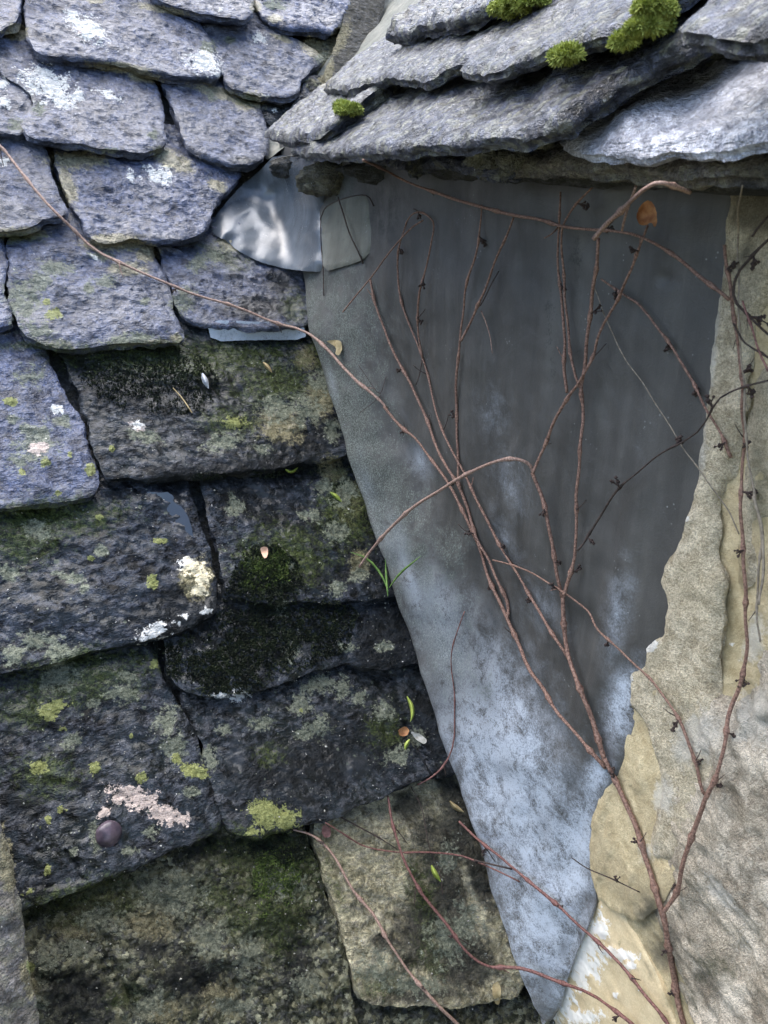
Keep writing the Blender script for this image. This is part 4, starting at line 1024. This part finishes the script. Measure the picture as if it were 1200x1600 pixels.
def sucker(at, parent, size=.011, n=6, seed=0, mat=None):
    """a dry branched tendril with its little pads"""
    rr = random.Random(seed * 7 + 3)
    V, F, k = [], [], 0
    ax = nrm(np.array([rr.uniform(-1, 1), rr.uniform(-.3, .3), rr.uniform(-1, .6)]))
    for i in range(n):
        d = nrm(ax + np.array([rr.uniform(-.8, .8), rr.uniform(-.7, .2), rr.uniform(-.8, .8)]))
        L = size * rr.uniform(.5, 1.1)
        pts = [at, at + ax * L * .45 + d * L * .15, at + ax * L * .6 + d * L * .6]
        tv, tf = tube(np.array(pts), np.array([.0007, .0006, .0005]), 5, i)
        V.append(tv); F += [tuple(q + k for q in f) for f in tf]; k += len(tv)
        c = pts[-1]; r = rr.uniform(.0013, .0024)
        o8 = np.array([(1, 0, 0), (-1, 0, 0), (0, 1, 0), (0, -1, 0), (0, 0, 1), (0, 0, -1)]) * r + c
        V.append(o8)
        F += [tuple(q + k for q in f) for f in [(0, 2, 4), (2, 1, 4), (1, 3, 4), (3, 0, 4), (2, 0, 5), (1, 2, 5), (3, 1, 5), (0, 3, 5)]]; k += 6
    return link('tendril', mesh(np.vstack(V), F), mat or M_SUCKER, parent)
def plant(label, stems, group='creeper stems on the wall and roof', name='creeper_vine', suck=0.35):
    t = thing(name, label, 'vine', group)
    for s in stems:
        nm, px, r0, r1, mat = s[:5]; kw = s[5] if len(s) > 5 else {}
        kw = dict(kw); sk = kw.pop('suck', suck)
        o, P, z, kn, r = stem(nm, px, r0, r1, mat, t, **kw)   # r: the same path in the picture plane
        if nm in ('stem', 'trunk'):
            for q in kn:
                if random.random() < .42:
                    i = min(max(int(q * len(P)), 1), len(P) - 2)
                    d = r[i + 1] - r[i - 1]; d = d / max(np.linalg.norm(d), 1e-6)
                    a = random.choice((-1, 1)) * random.uniform(.35, 1.0); L = random.uniform(10, 34)
                    e = np.array([d[0] * math.cos(a) - d[1] * math.sin(a), d[0] * math.sin(a) + d[1] * math.cos(a)])
                    mid = r[i] + e * L * .5 + np.array([random.uniform(-2, 2), random.uniform(-2, 2)])
                    stem('side_twig', [r[i], mid, mid + (e * .7 + d * .3) * L * .5 + np.array([0, random.uniform(-2, 3)])], 1.9, .9, random.choice((K, K, mat)), o, off=.004, nodes=False, step=5.0, sides=6)
        for q in kn:
            if random.random() < sk:
                i = min(int(q * len(P)), len(P) - 1)
                sucker(P[i] + .002 * np.array([0, -1, 0]), o, random.uniform(.007, .012), random.randint(5, 9), random.randint(0, 9999))
    return t
B, K, PK, RD = M_VINE, M_VINEDK, M_VINEPINK, M_VINERED
plant('thick main creeper rooted at lower right, its stems fanning up over the lead sheet', [
    ('trunk', [(1082, 1680), (1075, 1640), (1060, 1570), (1047, 1500), (1036, 1430), (1025, 1390), (1005, 1330), (985, 1270), (958, 1215), (945, 1185)], 8.5, 7.0, B, {'suck': .3}),
    ('stem', [(945, 1190), (930, 1140), (915, 1095), (903, 1065), (892, 1037), (887, 1008), (881, 964), (880, 932)], 6.5, 5.5, B, {'off': .010}),
    ('stem', [(880, 934), (894, 894), (902, 859), (899, 790), (905, 740), (910, 693), (912, 643), (907, 608), (913, 573), (918, 523), (923, 475), (926, 437), (931, 399), (936, 372)], 5.0, 4.6, B, {'off': [.008, .012, .014, .03]}),
    ('stem', [(878, 934), (871, 894), (865, 857), (857, 816), (848, 781), (832, 738)], 5.0, 4.8, B, {'off': [.010, .022]}),
    ('stem', [(832, 740), (848, 699), (862, 664), (874, 640), (889, 615), (905, 599), (929, 554), (932, 532), (947, 494), (969, 456), (991, 412), (1006, 375), (1012, 352)], 4.8, 3.2, B, {'off': [.022, .014, .014, .02]}),
    ('hooked_shoot', [(833, 740), (829, 727), (815, 719), (795, 716), (770, 722), (745, 733), (715, 750), (690, 766), (665, 780), (640, 798), (610, 825), (590, 848), (570, 872), (561, 886)], 4.6, 4.0, PK, {'off': [.022, .05, .07, .08, .07, .035], 'suck': 0}),
    ('stem', [(886, 614), (883, 577), (885, 516), (877, 450), (871, 383), (875, 345), (875, 300)], 4.2, 2.6, B, {'off': .010}),
    ('stem', [(906, 606), (896, 580), (888, 523), (880, 437), (877, 383), (877, 352), (896, 323), (926, 292)], 3.6, 2.6, B, {'off': .013}),
    ('stem', [(946, 1200), (930, 1180), (900, 1145), (870, 1110), (850, 1075), (827, 1046), (804, 994), (790, 962), (766, 915), (752, 868), (746, 848)], 5.5, 4.4, B),
    ('stem', [(792, 969), (796, 950), (790, 928), (772, 895), (763, 874), (746, 848), (737, 825), (728, 787), (718, 757), (693, 724), (673, 677), (648, 610), (632, 580), (613, 543), (590, 485), (578, 437)], 4.4, 3.0, B),
    ('stem', [(746, 848), (725, 801), (708, 763), (677, 721), (652, 685), (629, 670), (600, 635)], 4.0, 3.4, B),
    ('stem', [(728, 787), (719, 760), (716, 717), (714, 687), (711, 640), (713, 593), (720, 533), (725, 493), (728, 450), (747, 390), (752, 347), (752, 320)], 4.2, 2.6, B),
    ('stem', [(720, 533), (750, 478), (777, 400), (803, 340)], 3.6, 2.4, B, {'off': .010}),
    ('side_twig', [(750, 478), (756, 468), (766, 448), (779, 424)], 2.0, 1.4, K, {'off': .008}),
    ('side_twig', [(752, 486), (760, 505), (765, 523), (769, 552)], 2.0, 1.2, PK, {'off': .008}),
    ('stem', [(892, 1037), (886, 1026), (865, 994), (836, 947), (814, 906), (792, 874), (760, 814), (734, 757), (717, 722), (689, 666), (673, 609), (657, 550), (637, 507), (623, 460), (620, 427), (623, 383), (635, 347)], 4.4, 2.4, B),
    ('stem', [(660, 560), (652, 513), (652, 467), (663, 420), (674, 375), (678, 350), (667, 336), (653, 330), (642, 335), (634, 350)], 3.0, 2.2, B, {'off': .010}),
    ('side_twig', [(660, 560), (655, 590), (650, 602)], 2.0, 1.3, K),
    ('stem', [(1037, 1425), (1056, 1397), (1066, 1356), (1084, 1304), (1096, 1273), (1103, 1242), (1121, 1208), (1132, 1163), (1140, 1108), (1157, 1065), (1166, 1022), (1164, 975), (1164, 900), (1162, 850), (1160, 775), (1161, 694), (1159, 640), (1162, 608), (1160, 564), (1149, 513), (1146, 478), (1140, 437), (1132, 383)], 6.0, 4.6, B, {'off': .010, 'suck': .6}),
    ('stem', [(1102, 1242), (1097, 1236), (1087, 1187), (1073, 1143), (1053, 1105), (1022, 1067), (1001, 1047), (970, 1018), (948, 999), (931, 982), (922, 958), (909, 947), (880, 924), (854, 909), (830, 894), (804, 883), (769, 875)], 4.6, 2.0, B, {'suck': .6}),
    ('side_twig', [(902, 861), (920, 842), (946, 794), (969, 760), (995, 739), (1036, 706), (1070, 689), (1096, 670), (1113, 627), (1156, 606), (1210, 592)], 3.0, 2.4, K, {'off': .010, 'suck': .6}),
])
plant('pale pink thick broken shoot arching out under the eave slates', [
    ('shoot', [(1078, 301), (1054, 291), (1029, 284), (1013, 290), (981, 315), (953, 342), (928, 373)], 5.0, 8.0, PK, {'off': [.03, .06, .075, .08, .06], 'suck': 0}),
    ('side_twig', [(994, 290), (981, 323), (972, 361)], 4.0, 3.6, PK, {'off': [.05, .06, .05], 'suck': 0, 'nodes': False})])
plant('long thin creeper stem running across the slates from the left edge to the lead', [
    ('stem', [(-40, 190), (0, 226), (30, 265), (60, 305), (105, 348), (150, 392), (200, 416), (260, 443), (310, 463), (370, 478), (430, 505), (475, 515), (510, 540), (545, 585), (590, 622), (604, 638)], 3.2, 4.0, PK, {'off': .007, 'suck': .1})])
plant('brown creeper stem crossing horizontally just below the eave', [
    ('stem', [(567, 250), (597, 262), (627, 280), (663, 295), (727, 317), (803, 337), (847, 343), (874, 353), (909, 358), (972, 361), (1016, 376), (1054, 402), (1102, 440), (1140, 469)], 3.4, 4.6, B, {'off': [.025, .018, .015, .02, .02], 'suck': .2}),
    ('side_twig', [(874, 353), (862, 366), (850, 372)], 2.4, 1.6, B)])
plant('slender stem slanting from mid lead to the render edge with sucker clusters', [
    ('stem', [(939, 436), (970, 458), (1002, 479), (1047, 542), (1077, 587), (1092, 621), (1119, 666), (1143, 715)], 3.0, 4.2, B, {'suck': .9})])
plant('bleached hair-thin stem slanting across the lead onto the render', [
    ('stem', [(925, 440), (950, 505), (969, 550), (1017, 617), (1062, 692), (1100, 745), (1134, 790), (1156, 835)], 1.5, 1.9, M_VINEPALE, {'nodes': False, 'off': .004})])
plant('dark crossing twigs at the right edge beside the upper render', [
    ('stem', [(1215, 362), (1198, 377), (1171, 402), (1149, 428), (1142, 470), (1168, 494), (1210, 532)], 3.8, 3.2, K, {'off': .022, 'suck': .5}),
    ('side_twig', [(1146, 505), (1152, 520), (1165, 540), (1210, 566)], 3.0, 2.6, K, {'off': .02}),
    ('side_twig', [(1175, 370), (1185, 355), (1210, 325)], 3.6, 3.4, K, {'off': .03})])
plant('red young shoot close to the right edge over the render', [
    ('stem', [(1160, 470), (1168, 494), (1178, 513), (1187, 554), (1200, 580)], 2.4, 3.4, RD, {'off': [.03, .05], 'suck': .2})])
plant('peeling pale stem at the right edge beside the thick vertical creeper', [
    ('stem', [(1160, 290), (1155, 340), (1160, 640), (1165, 700), (1175, 775), (1186, 812), (1193, 862), (1184, 905), (1180, 962), (1187, 1003)], 2.6, 3.0, M_VINEPALE, {'off': .016, 'suck': .1}),
    ('bark_strip', [(1177, 775), (1187, 810), (1194, 850), (1192, 900), (1186, 945)], 4.5, 3.4, M_VINEPALE, {'off': .018, 'suck': 0, 'nodes': False})])
plant('thin curving stem on the lowest slates, ending below the yellow lichen', [
    ('stem', [(458, 1296), (487, 1304), (508, 1321), (521, 1337), (542, 1375), (558, 1400), (592, 1437), (608, 1471), (633, 1508), (654, 1535), (679, 1565), (717, 1602), (760, 1660)], 2.8, 4.6, PK, {'off': .009, 'suck': .25})])
plant('reddish stem crossing the buff stone down to the foot of the lead', [
    ('stem', [(606, 1244), (617, 1296), (629, 1337), (654, 1392), (671, 1412), (700, 1450), (725, 1487), (758, 1512), (800, 1511), (824, 1515), (865, 1531), (926, 1553), (962, 1580), (1000, 1610)], 3.4, 4.8, RD, {'off': .009, 'suck': .4}),
    ('side_twig', [(508, 1285), (542, 1308), (571, 1325), (629, 1333), (658, 1331), (717, 1335), (742, 1344), (790, 1366), (812, 1378)], 2.4, 2.2, RD, {'suck': .5}),
    ('side_twig', [(533, 1277), (575, 1300), (621, 1327)], 1.8, 1.6, K, {'suck': .8})])
plant('reddish brown stem descending over the lower lead to the cream painted panel', [
    ('stem', [(717, 1283), (750, 1317), (779, 1337), (800, 1357), (865, 1409), (918, 1460), (958, 1494), (995, 1539), (1040, 1592), (1070, 1640)], 3.8, 5.2, RD, {'suck': .4}),
    ('side_twig', [(740, 1344), (775, 1352), (800, 1358)], 2.4, 2.6, K)])
plant('thin red shoot hanging down the lower lead and hooking back to the slates', [
    ('stem', [(726, 955), (715, 985), (708, 1005), (704, 1037), (710, 1104), (710, 1162), (698, 1196), (675, 1215), (652, 1226)], 1.4, 2.8, RD, {'suck': .1})])
plant('wiry dark sprig with sucker clusters beside the ochre render', [
    ('stem', [(893, 1340), (915, 1356), (943, 1368), (977, 1383), (1000, 1394)], 1.5, 2.0, K, {'suck': 1, 'nodes': True})])
plant('thin dark looped twig lying over the lead saddle', [
    ('stem', [(506, 462), (505, 425), (502, 380), (500, 328), (530, 312), (560, 304), (576, 306), (584, 322)], 1.6, 1.6, K, {'nodes': False, 'off': .004}),
    ('side_twig', [(528, 308), (538, 340), (547, 367), (560, 395), (567, 412)], 2.4, 2.2, K, {'nodes': False, 'off': .005})])
plant('straw thin straight twig slanting free in front of the upper lead', [
    ('stem', [(535, 488), (577, 437), (617, 383), (640, 357), (662, 344)], 1.8, 2.2, B, {'nodes': False, 'off': .018})])
plant('fine dark rootlet lying across the gap in the buff stone', [
    ('stem', [(642, 1229), (658, 1258), (665, 1292), (672, 1330), (690, 1370), (692, 1400)], 1.3, 1.0, K, {'nodes': False, 'off': .004})])
plant('fine dark rootlet on the green turned part of the lead', [
    ('stem', [(560, 570), (580, 600), (595, 620), (600, 600), (603, 588)], 1.0, .8, K, {'nodes': False, 'off': .003}),
    ('side_twig', [(595, 618), (580, 632), (562, 645)], .9, .7, K, {'nodes': False, 'off': .003})])

# ------------------------------------------------------------------ moss
def blades(C, N, L, W, per, spread, rr):
    """tiny leaf blades: C centres, N directions"""
    V = []; F = []; k = 0
    n = len(C)
    for j in range(per):
        d = N + rr.normal(0, spread, N.shape); d /= np.linalg.norm(d, axis=1)[:, None]
        s = np.cross(d, rr.normal(size=N.shape)); s /= np.linalg.norm(s, axis=1)[:, None]
        ll = (L * rr.uniform(.5, 1.2, n))[:, None]; ww = (W * rr.uniform(.6, 1.2, n))[:, None]
        b = np.cross(s, d)
        V.append(np.stack([C - s * ww * .5, C + d * ll * .55 + b * ll * .12 - s * ww, C + d * ll * .55 + b * ll * .12 + s * ww, C + s * ww * .5, C + d * ll + b * ll * .35], 1).reshape(-1, 3))
        q = np.arange(n) * 5 + k
        F += [(int(a), int(a) + 3, int(a) + 2, int(a) + 1) for a in q] + [(int(a) + 1, int(a) + 2, int(a) + 4) for a in q]
        k += n * 5
    return np.vstack(V), F
def cushion(cx, cy, rx, ry, label, seed, n=1500, up=.009):
    rr = np.random.default_rng(seed)
    lobes = [(cx + rr.uniform(-.55, .55) * rx, cy + rr.uniform(-.35, .35) * ry, rr.uniform(.45, .7)) for _ in range(6)]
    Cs, Ns = [], []
    zs, Nn, D = cast([(l[0], min(l[1] + ry * .3, cy + ry)) for l in lobes])
    zc = np.median(zs)
    for (lx, ly, lr), z in zip(lobes, zs):
        z = zc + np.clip(z - zc, -.02, .02)
        c = CP + rays([(lx, ly)])[0] * (z - up)
        U = rr.normal(size=(n // 6, 3)); U /= np.linalg.norm(U, axis=1)[:, None]
        U[:, 2] = np.abs(U[:, 2]) * .9 - .1
        r = np.array([rx * lr, rx * lr, ry * lr * 1.15]) * z / FPX
        k = 1 + .18 * fbm(U * 3 + seed, 2)
        Cs.append(c + U * r * k[:, None] * .85); Ns.append(U)
    Vb, Fb = blades(np.vstack(Cs), np.vstack(Ns), .0056, .0008, 6, .7, rr)
    return tag(link('moss_cushion', mesh(Vb, Fb, False), M_MOSS), label, 'moss', 'bright moss cushions on the dormer slates')
cushion(812, 12, 44, 22, 'largest bright green moss cushion at the top edge on the dormer slates', 1, 2400)
cushion(1028, 14, 32, 18, 'bright green moss cushion at the top right beside the dark slate', 2, 1900)
cushion(1015, 46, 30, 15, 'elongated moss cushion just below the top right one', 3, 1700)
cushion(978, 66, 18, 10, 'little moss tuft at the lower left end of the elongated cushion', 6, 900)
cushion(882, 88, 20, 17, 'round green moss tuft in the middle of the dormer slates', 4, 1300, .028)
cushion(540, 172, 24, 14, 'small green moss tuft on the left end of the eave slates', 5, 1300)

def mat_of_moss(poly, n, mat, label, seed, L=.005, per=4, lift=.0):
    rr = np.random.default_rng(seed)
    poly = np.asarray(poly, float)
    lo, hi = poly.min(0), poly.max(0)
    pts = rr.uniform(lo, hi, (n * 3, 2)); pts = pts[inside(pts, poly)]
    d = dist_poly(pts, poly)
    keep = rr.uniform(size=len(pts)) < np.clip(.25 + d / 34 + 1.5 * n2(pts, .022, seed, 4, .6), .03, 1)
    pts = pts[keep][:n]
    z, N, D = cast(pts)
    C = CP + D * (z - lift)[:, None]
    Vb, Fb = blades(C, N * .8 + np.array([0, -.1, .5]), L, .0010, per, .55, rr)
    o = link('moss_mat', mesh(Vb, Fb, False), mat)
    return tag(o, label, 'moss', None, 'stuff')
mat_of_moss([(350, 930), (370, 880), (400, 850), (440, 855), (465, 880), (480, 930), (540, 940), (560, 960), (540, 1020), (490, 1040), (440, 1060), (390, 1085), (310, 1085), (262, 1055), (255, 1005), (330, 975), (350, 950)], 5200, M_MOSSDK, 'dark green-black moss mat on the slates in the middle of the roof', 21)
mat_of_moss([(380, 860), (430, 850), (462, 880), (455, 910), (410, 925), (370, 915)], 700, M_MOSSMID, 'brighter green patch of moss above the dark moss mat', 22)
mat_of_moss([(110, 560), (180, 545), (300, 545), (340, 580), (345, 640), (300, 650), (250, 645), (200, 655), (150, 650)], 2300, M_MOSSDK, 'thin blackish moss on the upper part of the wide damp slate', 23, .0035, 3)
mat_of_moss([(320, 1310), (400, 1312), (480, 1305), (490, 1340), (440, 1350), (380, 1345), (330, 1330)], 1500, M_MOSSDK, 'dark moss tucked under the slate with yellow lichen', 24, .0035, 3)
mat_of_moss([(400, 1330), (450, 1320), (478, 1350), (450, 1420), (410, 1440), (390, 1390)], 1100, M_MOSSMID, 'green moss streak on the lowest mossy slate', 25, .003, 3)
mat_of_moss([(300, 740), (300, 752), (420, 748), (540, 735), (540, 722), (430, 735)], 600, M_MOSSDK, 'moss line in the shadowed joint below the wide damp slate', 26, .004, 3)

# ------------------------------------------------------------------ small litter
def strip(name, px, w, mat, off, label, cat, group=None, tapered=True, curl=.0):
    P, z, Q = path3d(px, off, 3.0, 4)
    n = len(P); t = np.linspace(0, 1, n)
    W = w * z / FPX * (np.sin(np.pi * np.clip(t * .9 + .08, 0, 1)) if tapered else 1)
    d2 = np.gradient(Q, axis=0); d2 /= np.linalg.norm(d2, axis=1)[:, None]
    side = d2[:, 1:2] * RIGHT + d2[:, 0:1] * UPV
    V = np.vstack([P - side * W[:, None], P + side * W[:, None], P + FWD * .0012])
    V[2 * n:] += FWD * .0004
    F = []
    for i in range(n - 1):
        F += [(i, i + 1, n + i + 1, n + i), (i, 2 * n + i, 2 * n + i + 1, i + 1), (n + i, n + i + 1, 2 * n + i + 1, 2 * n + i)]
    return tag(link(name, mesh(V, F), mat), label, cat, group)
G1 = 'yellow-green fallen leaflets on the slates'
strip('fallen_leaflet', [(411, 566), (418, 573), (425, 582)], 3.2, M_STRAW, .004, 'dry straw coloured leaflet on the wide damp slate near the lead', 'leaf', G1)
strip('fallen_leaflet', [(516, 769), (526, 776), (534, 784)], 3.4, M_BLADE, .005, 'yellow-green leaflet beside the lead below the wide damp slate', 'leaf', G1)
strip('fallen_leaflet', [(446, 733), (455, 739), (466, 730)], 2.6, M_BLADE, .005, 'yellow-green forked leaflet at the lower edge of the wide damp slate', 'leaf', G1)
strip('fallen_leaflet', [(636, 1088), (644, 1104), (645, 1118), (641, 1128)], 3.4, M_BLADE, .006, 'curved yellow-green leaflet above the debris by the lead', 'leaf', G1)
strip('fallen_leaflet', [(640, 1155), (634, 1165), (633, 1172)], 3.2, M_BLADE, .006, 'short yellow-green leaflet below the debris by the lead', 'leaf', G1)
strip('fallen_leaflet', [(674, 1352), (680, 1366), (689, 1378)], 4.0, M_BLADE, .006, 'bright yellow-green leaflet lowest on the roof near the red stems', 'leaf', G1)
strip('fallen_leaflet', [(703, 1252), (712, 1262), (725, 1269)], 4.0, M_STRAW, .008, 'dry pointed straw leaflet at the lead edge above the red stems', 'leaf', G1)
strip('feather', [(316, 583), (320, 594), (326, 607)], 4.6, M_FEATHER, .004, 'tiny white feather on the wide damp slate', 'feather')
strip('grass_stalk', [(270, 606), (285, 622), (300, 645)], 1.0, M_STRAW, .004, 'fine dry stalk on the dark moss of the wide slate', 'stalk', None, False)
gs = thing('grass_sprig', 'green grass sprig growing at the lead edge by the hooked shoot', 'grass')
for px in ([(606, 932), (604, 905), (602, 872)], [(607, 925), (597, 898), (575, 872), (546, 862)], [(608, 918), (625, 895), (650, 875), (658, 868)]):
    o = strip('blade', px, 1.8, M_GRASS, .012, '', ''); o.parent = gs
    for k in ('label', 'category'): del o[k]
def flake(name, px, off, mat, label, cat, curl=.006, seed=0):
    c = np.mean(px, 0)
    o = drape(name, px, off, .0012, 3.0, mat, None, seed, 0, None, 8, lambda V2: curl * ((V2 - c) ** 2).sum(1) / ((np.asarray(px) - c) ** 2).sum(1).max() + .002 * n2(V2, .08, seed, 2))
    return tag(o, label, cat)
flake('curled_leaf', [(406, 857), (413, 853), (419, 856), (419, 866), (415, 873), (410, 869)], .008, M_PINKFLAKE, 'small pinkish leaf scrap on the moss of the middle slate', 'leaf', .004, 1)
flake('curled_leaf', [(508, 533), (522, 531), (533, 532), (535, 545), (530, 556), (524, 554), (526, 543), (515, 536)], .009, M_STRAW, 'yellowed leaf scrap caught where the long stem meets the lead', 'leaf', .006, 2)
flake('dead_leaf', [(994, 336), (1000, 322), (1010, 312), (1020, 316), (1026, 330), (1027, 350), (1022, 356), (1018, 346), (1010, 352), (998, 352)], .045, M_LEAF, 'curled orange-brown dead leaf hanging under the eave beside the pink shoot', 'leaf', .012, 3)
flake('leaf_scrap', [(622, 1140), (634, 1134), (640, 1142), (636, 1150), (624, 1150)], .008, M_LEAF, 'dark reddish scrap of leaf in the debris by the lead', 'leaf', .006, 4)
flake('leaf_scrap', [(640, 1142), (655, 1146), (668, 1156), (664, 1164), (650, 1156)], .008, M_WHITECH, 'papery pale scrap in the debris by the lead', 'leaf', .006, 5)
flake('leaf_scrap', [(505, 1288), (516, 1292), (518, 1306), (508, 1310), (502, 1300)], .006, M_VINERED, 'dark red leaf scrap tucked at the top of the buff stone', 'leaf', .004, 6)
flake('leaf_scrap', [(768, 1540), (778, 1532), (784, 1548), (780, 1572), (772, 1566)], .006, M_STRAW, 'dry curled scrap of leaf at the foot of the slates by the lead tip', 'leaf', .004, 7)
tag(drape('puddle', [(226, 768), (250, 770), (262, 768), (272, 776), (270, 784), (284, 792), (294, 806), (300, 826), (303, 846), (296, 842), (289, 830), (284, 838), (276, 822), (272, 808), (260, 800), (256, 790), (244, 786), (238, 776)], .0008, .002, 3.0, M_WATER, smooth=80, wrinkle=.0004, seed=5),
    'small puddle of rain water reflecting the sky at the top of the middle left slate', 'puddle')
# glossy dark pebble
z, N, D = cast([(170, 1303)])
c = CP + D[0] * z[0]; r = 20 * z[0] / FPX; nv_ = N[0]
U = np.array([(math.sin(t) * math.cos(p), math.sin(t) * math.sin(p), math.cos(t)) for t in np.linspace(0, math.pi, 15) for p in np.linspace(0, 2 * math.pi, 28, endpoint=False)])
a_ = nrm(np.cross(nv_, [0, 0, 1])); b_ = np.cross(nv_, a_)
k = 1 + .05 * fbm(U * 2, 2)
Vp = c + (U[:, :1] * a_ + U[:, 1:2] * b_ + U[:, 2:3] * nv_ * .62) * (r * k)[:, None]
Fp = [(i * 28 + j, (i + 1) * 28 + j, (i + 1) * 28 + (j + 1) % 28, i * 28 + (j + 1) % 28) for i in range(14) for j in range(28)]
tag(link('pebble', mesh(Vp, Fp), M_PEBBLE), 'glossy dark purple round pebble on the lower left slate', 'pebble')
# crumbs scattered over the slates: nobody could count them
n = 420
pts = np.column_stack([rng.uniform(0, 760, n), rng.uniform(430, 1600, n)])
pts = pts[pts[:, 0] < np.interp(pts[:, 1], [a for a, _ in YL], [b for _, b in YL]) - 4]
z, N, D = cast(pts)
Vc, Fc, k = [], [], 0
tet = np.array([(1, 0, -.5), (-.5, .8, -.4), (-.5, -.8, -.4), (0, 0, .7)])
for i in range(len(pts)):
    rr_ = rng.uniform(.0006, .0017)
    q = CP + D[i] * (z[i] - .001) + (tet + rng.normal(0, .3, (4, 3))) * rr_
    Vc.append(q); Fc += [(k, k + 1, k + 3), (k + 1, k + 2, k + 3), (k + 2, k, k + 3), (k, k + 2, k + 1)]; k += 4
tag(link('crumbs', mesh(np.vstack(Vc), Fc, False), M_WHITECH), 'pale crumbs and grit strewn over the damp slates', 'grit', None, 'stuff')
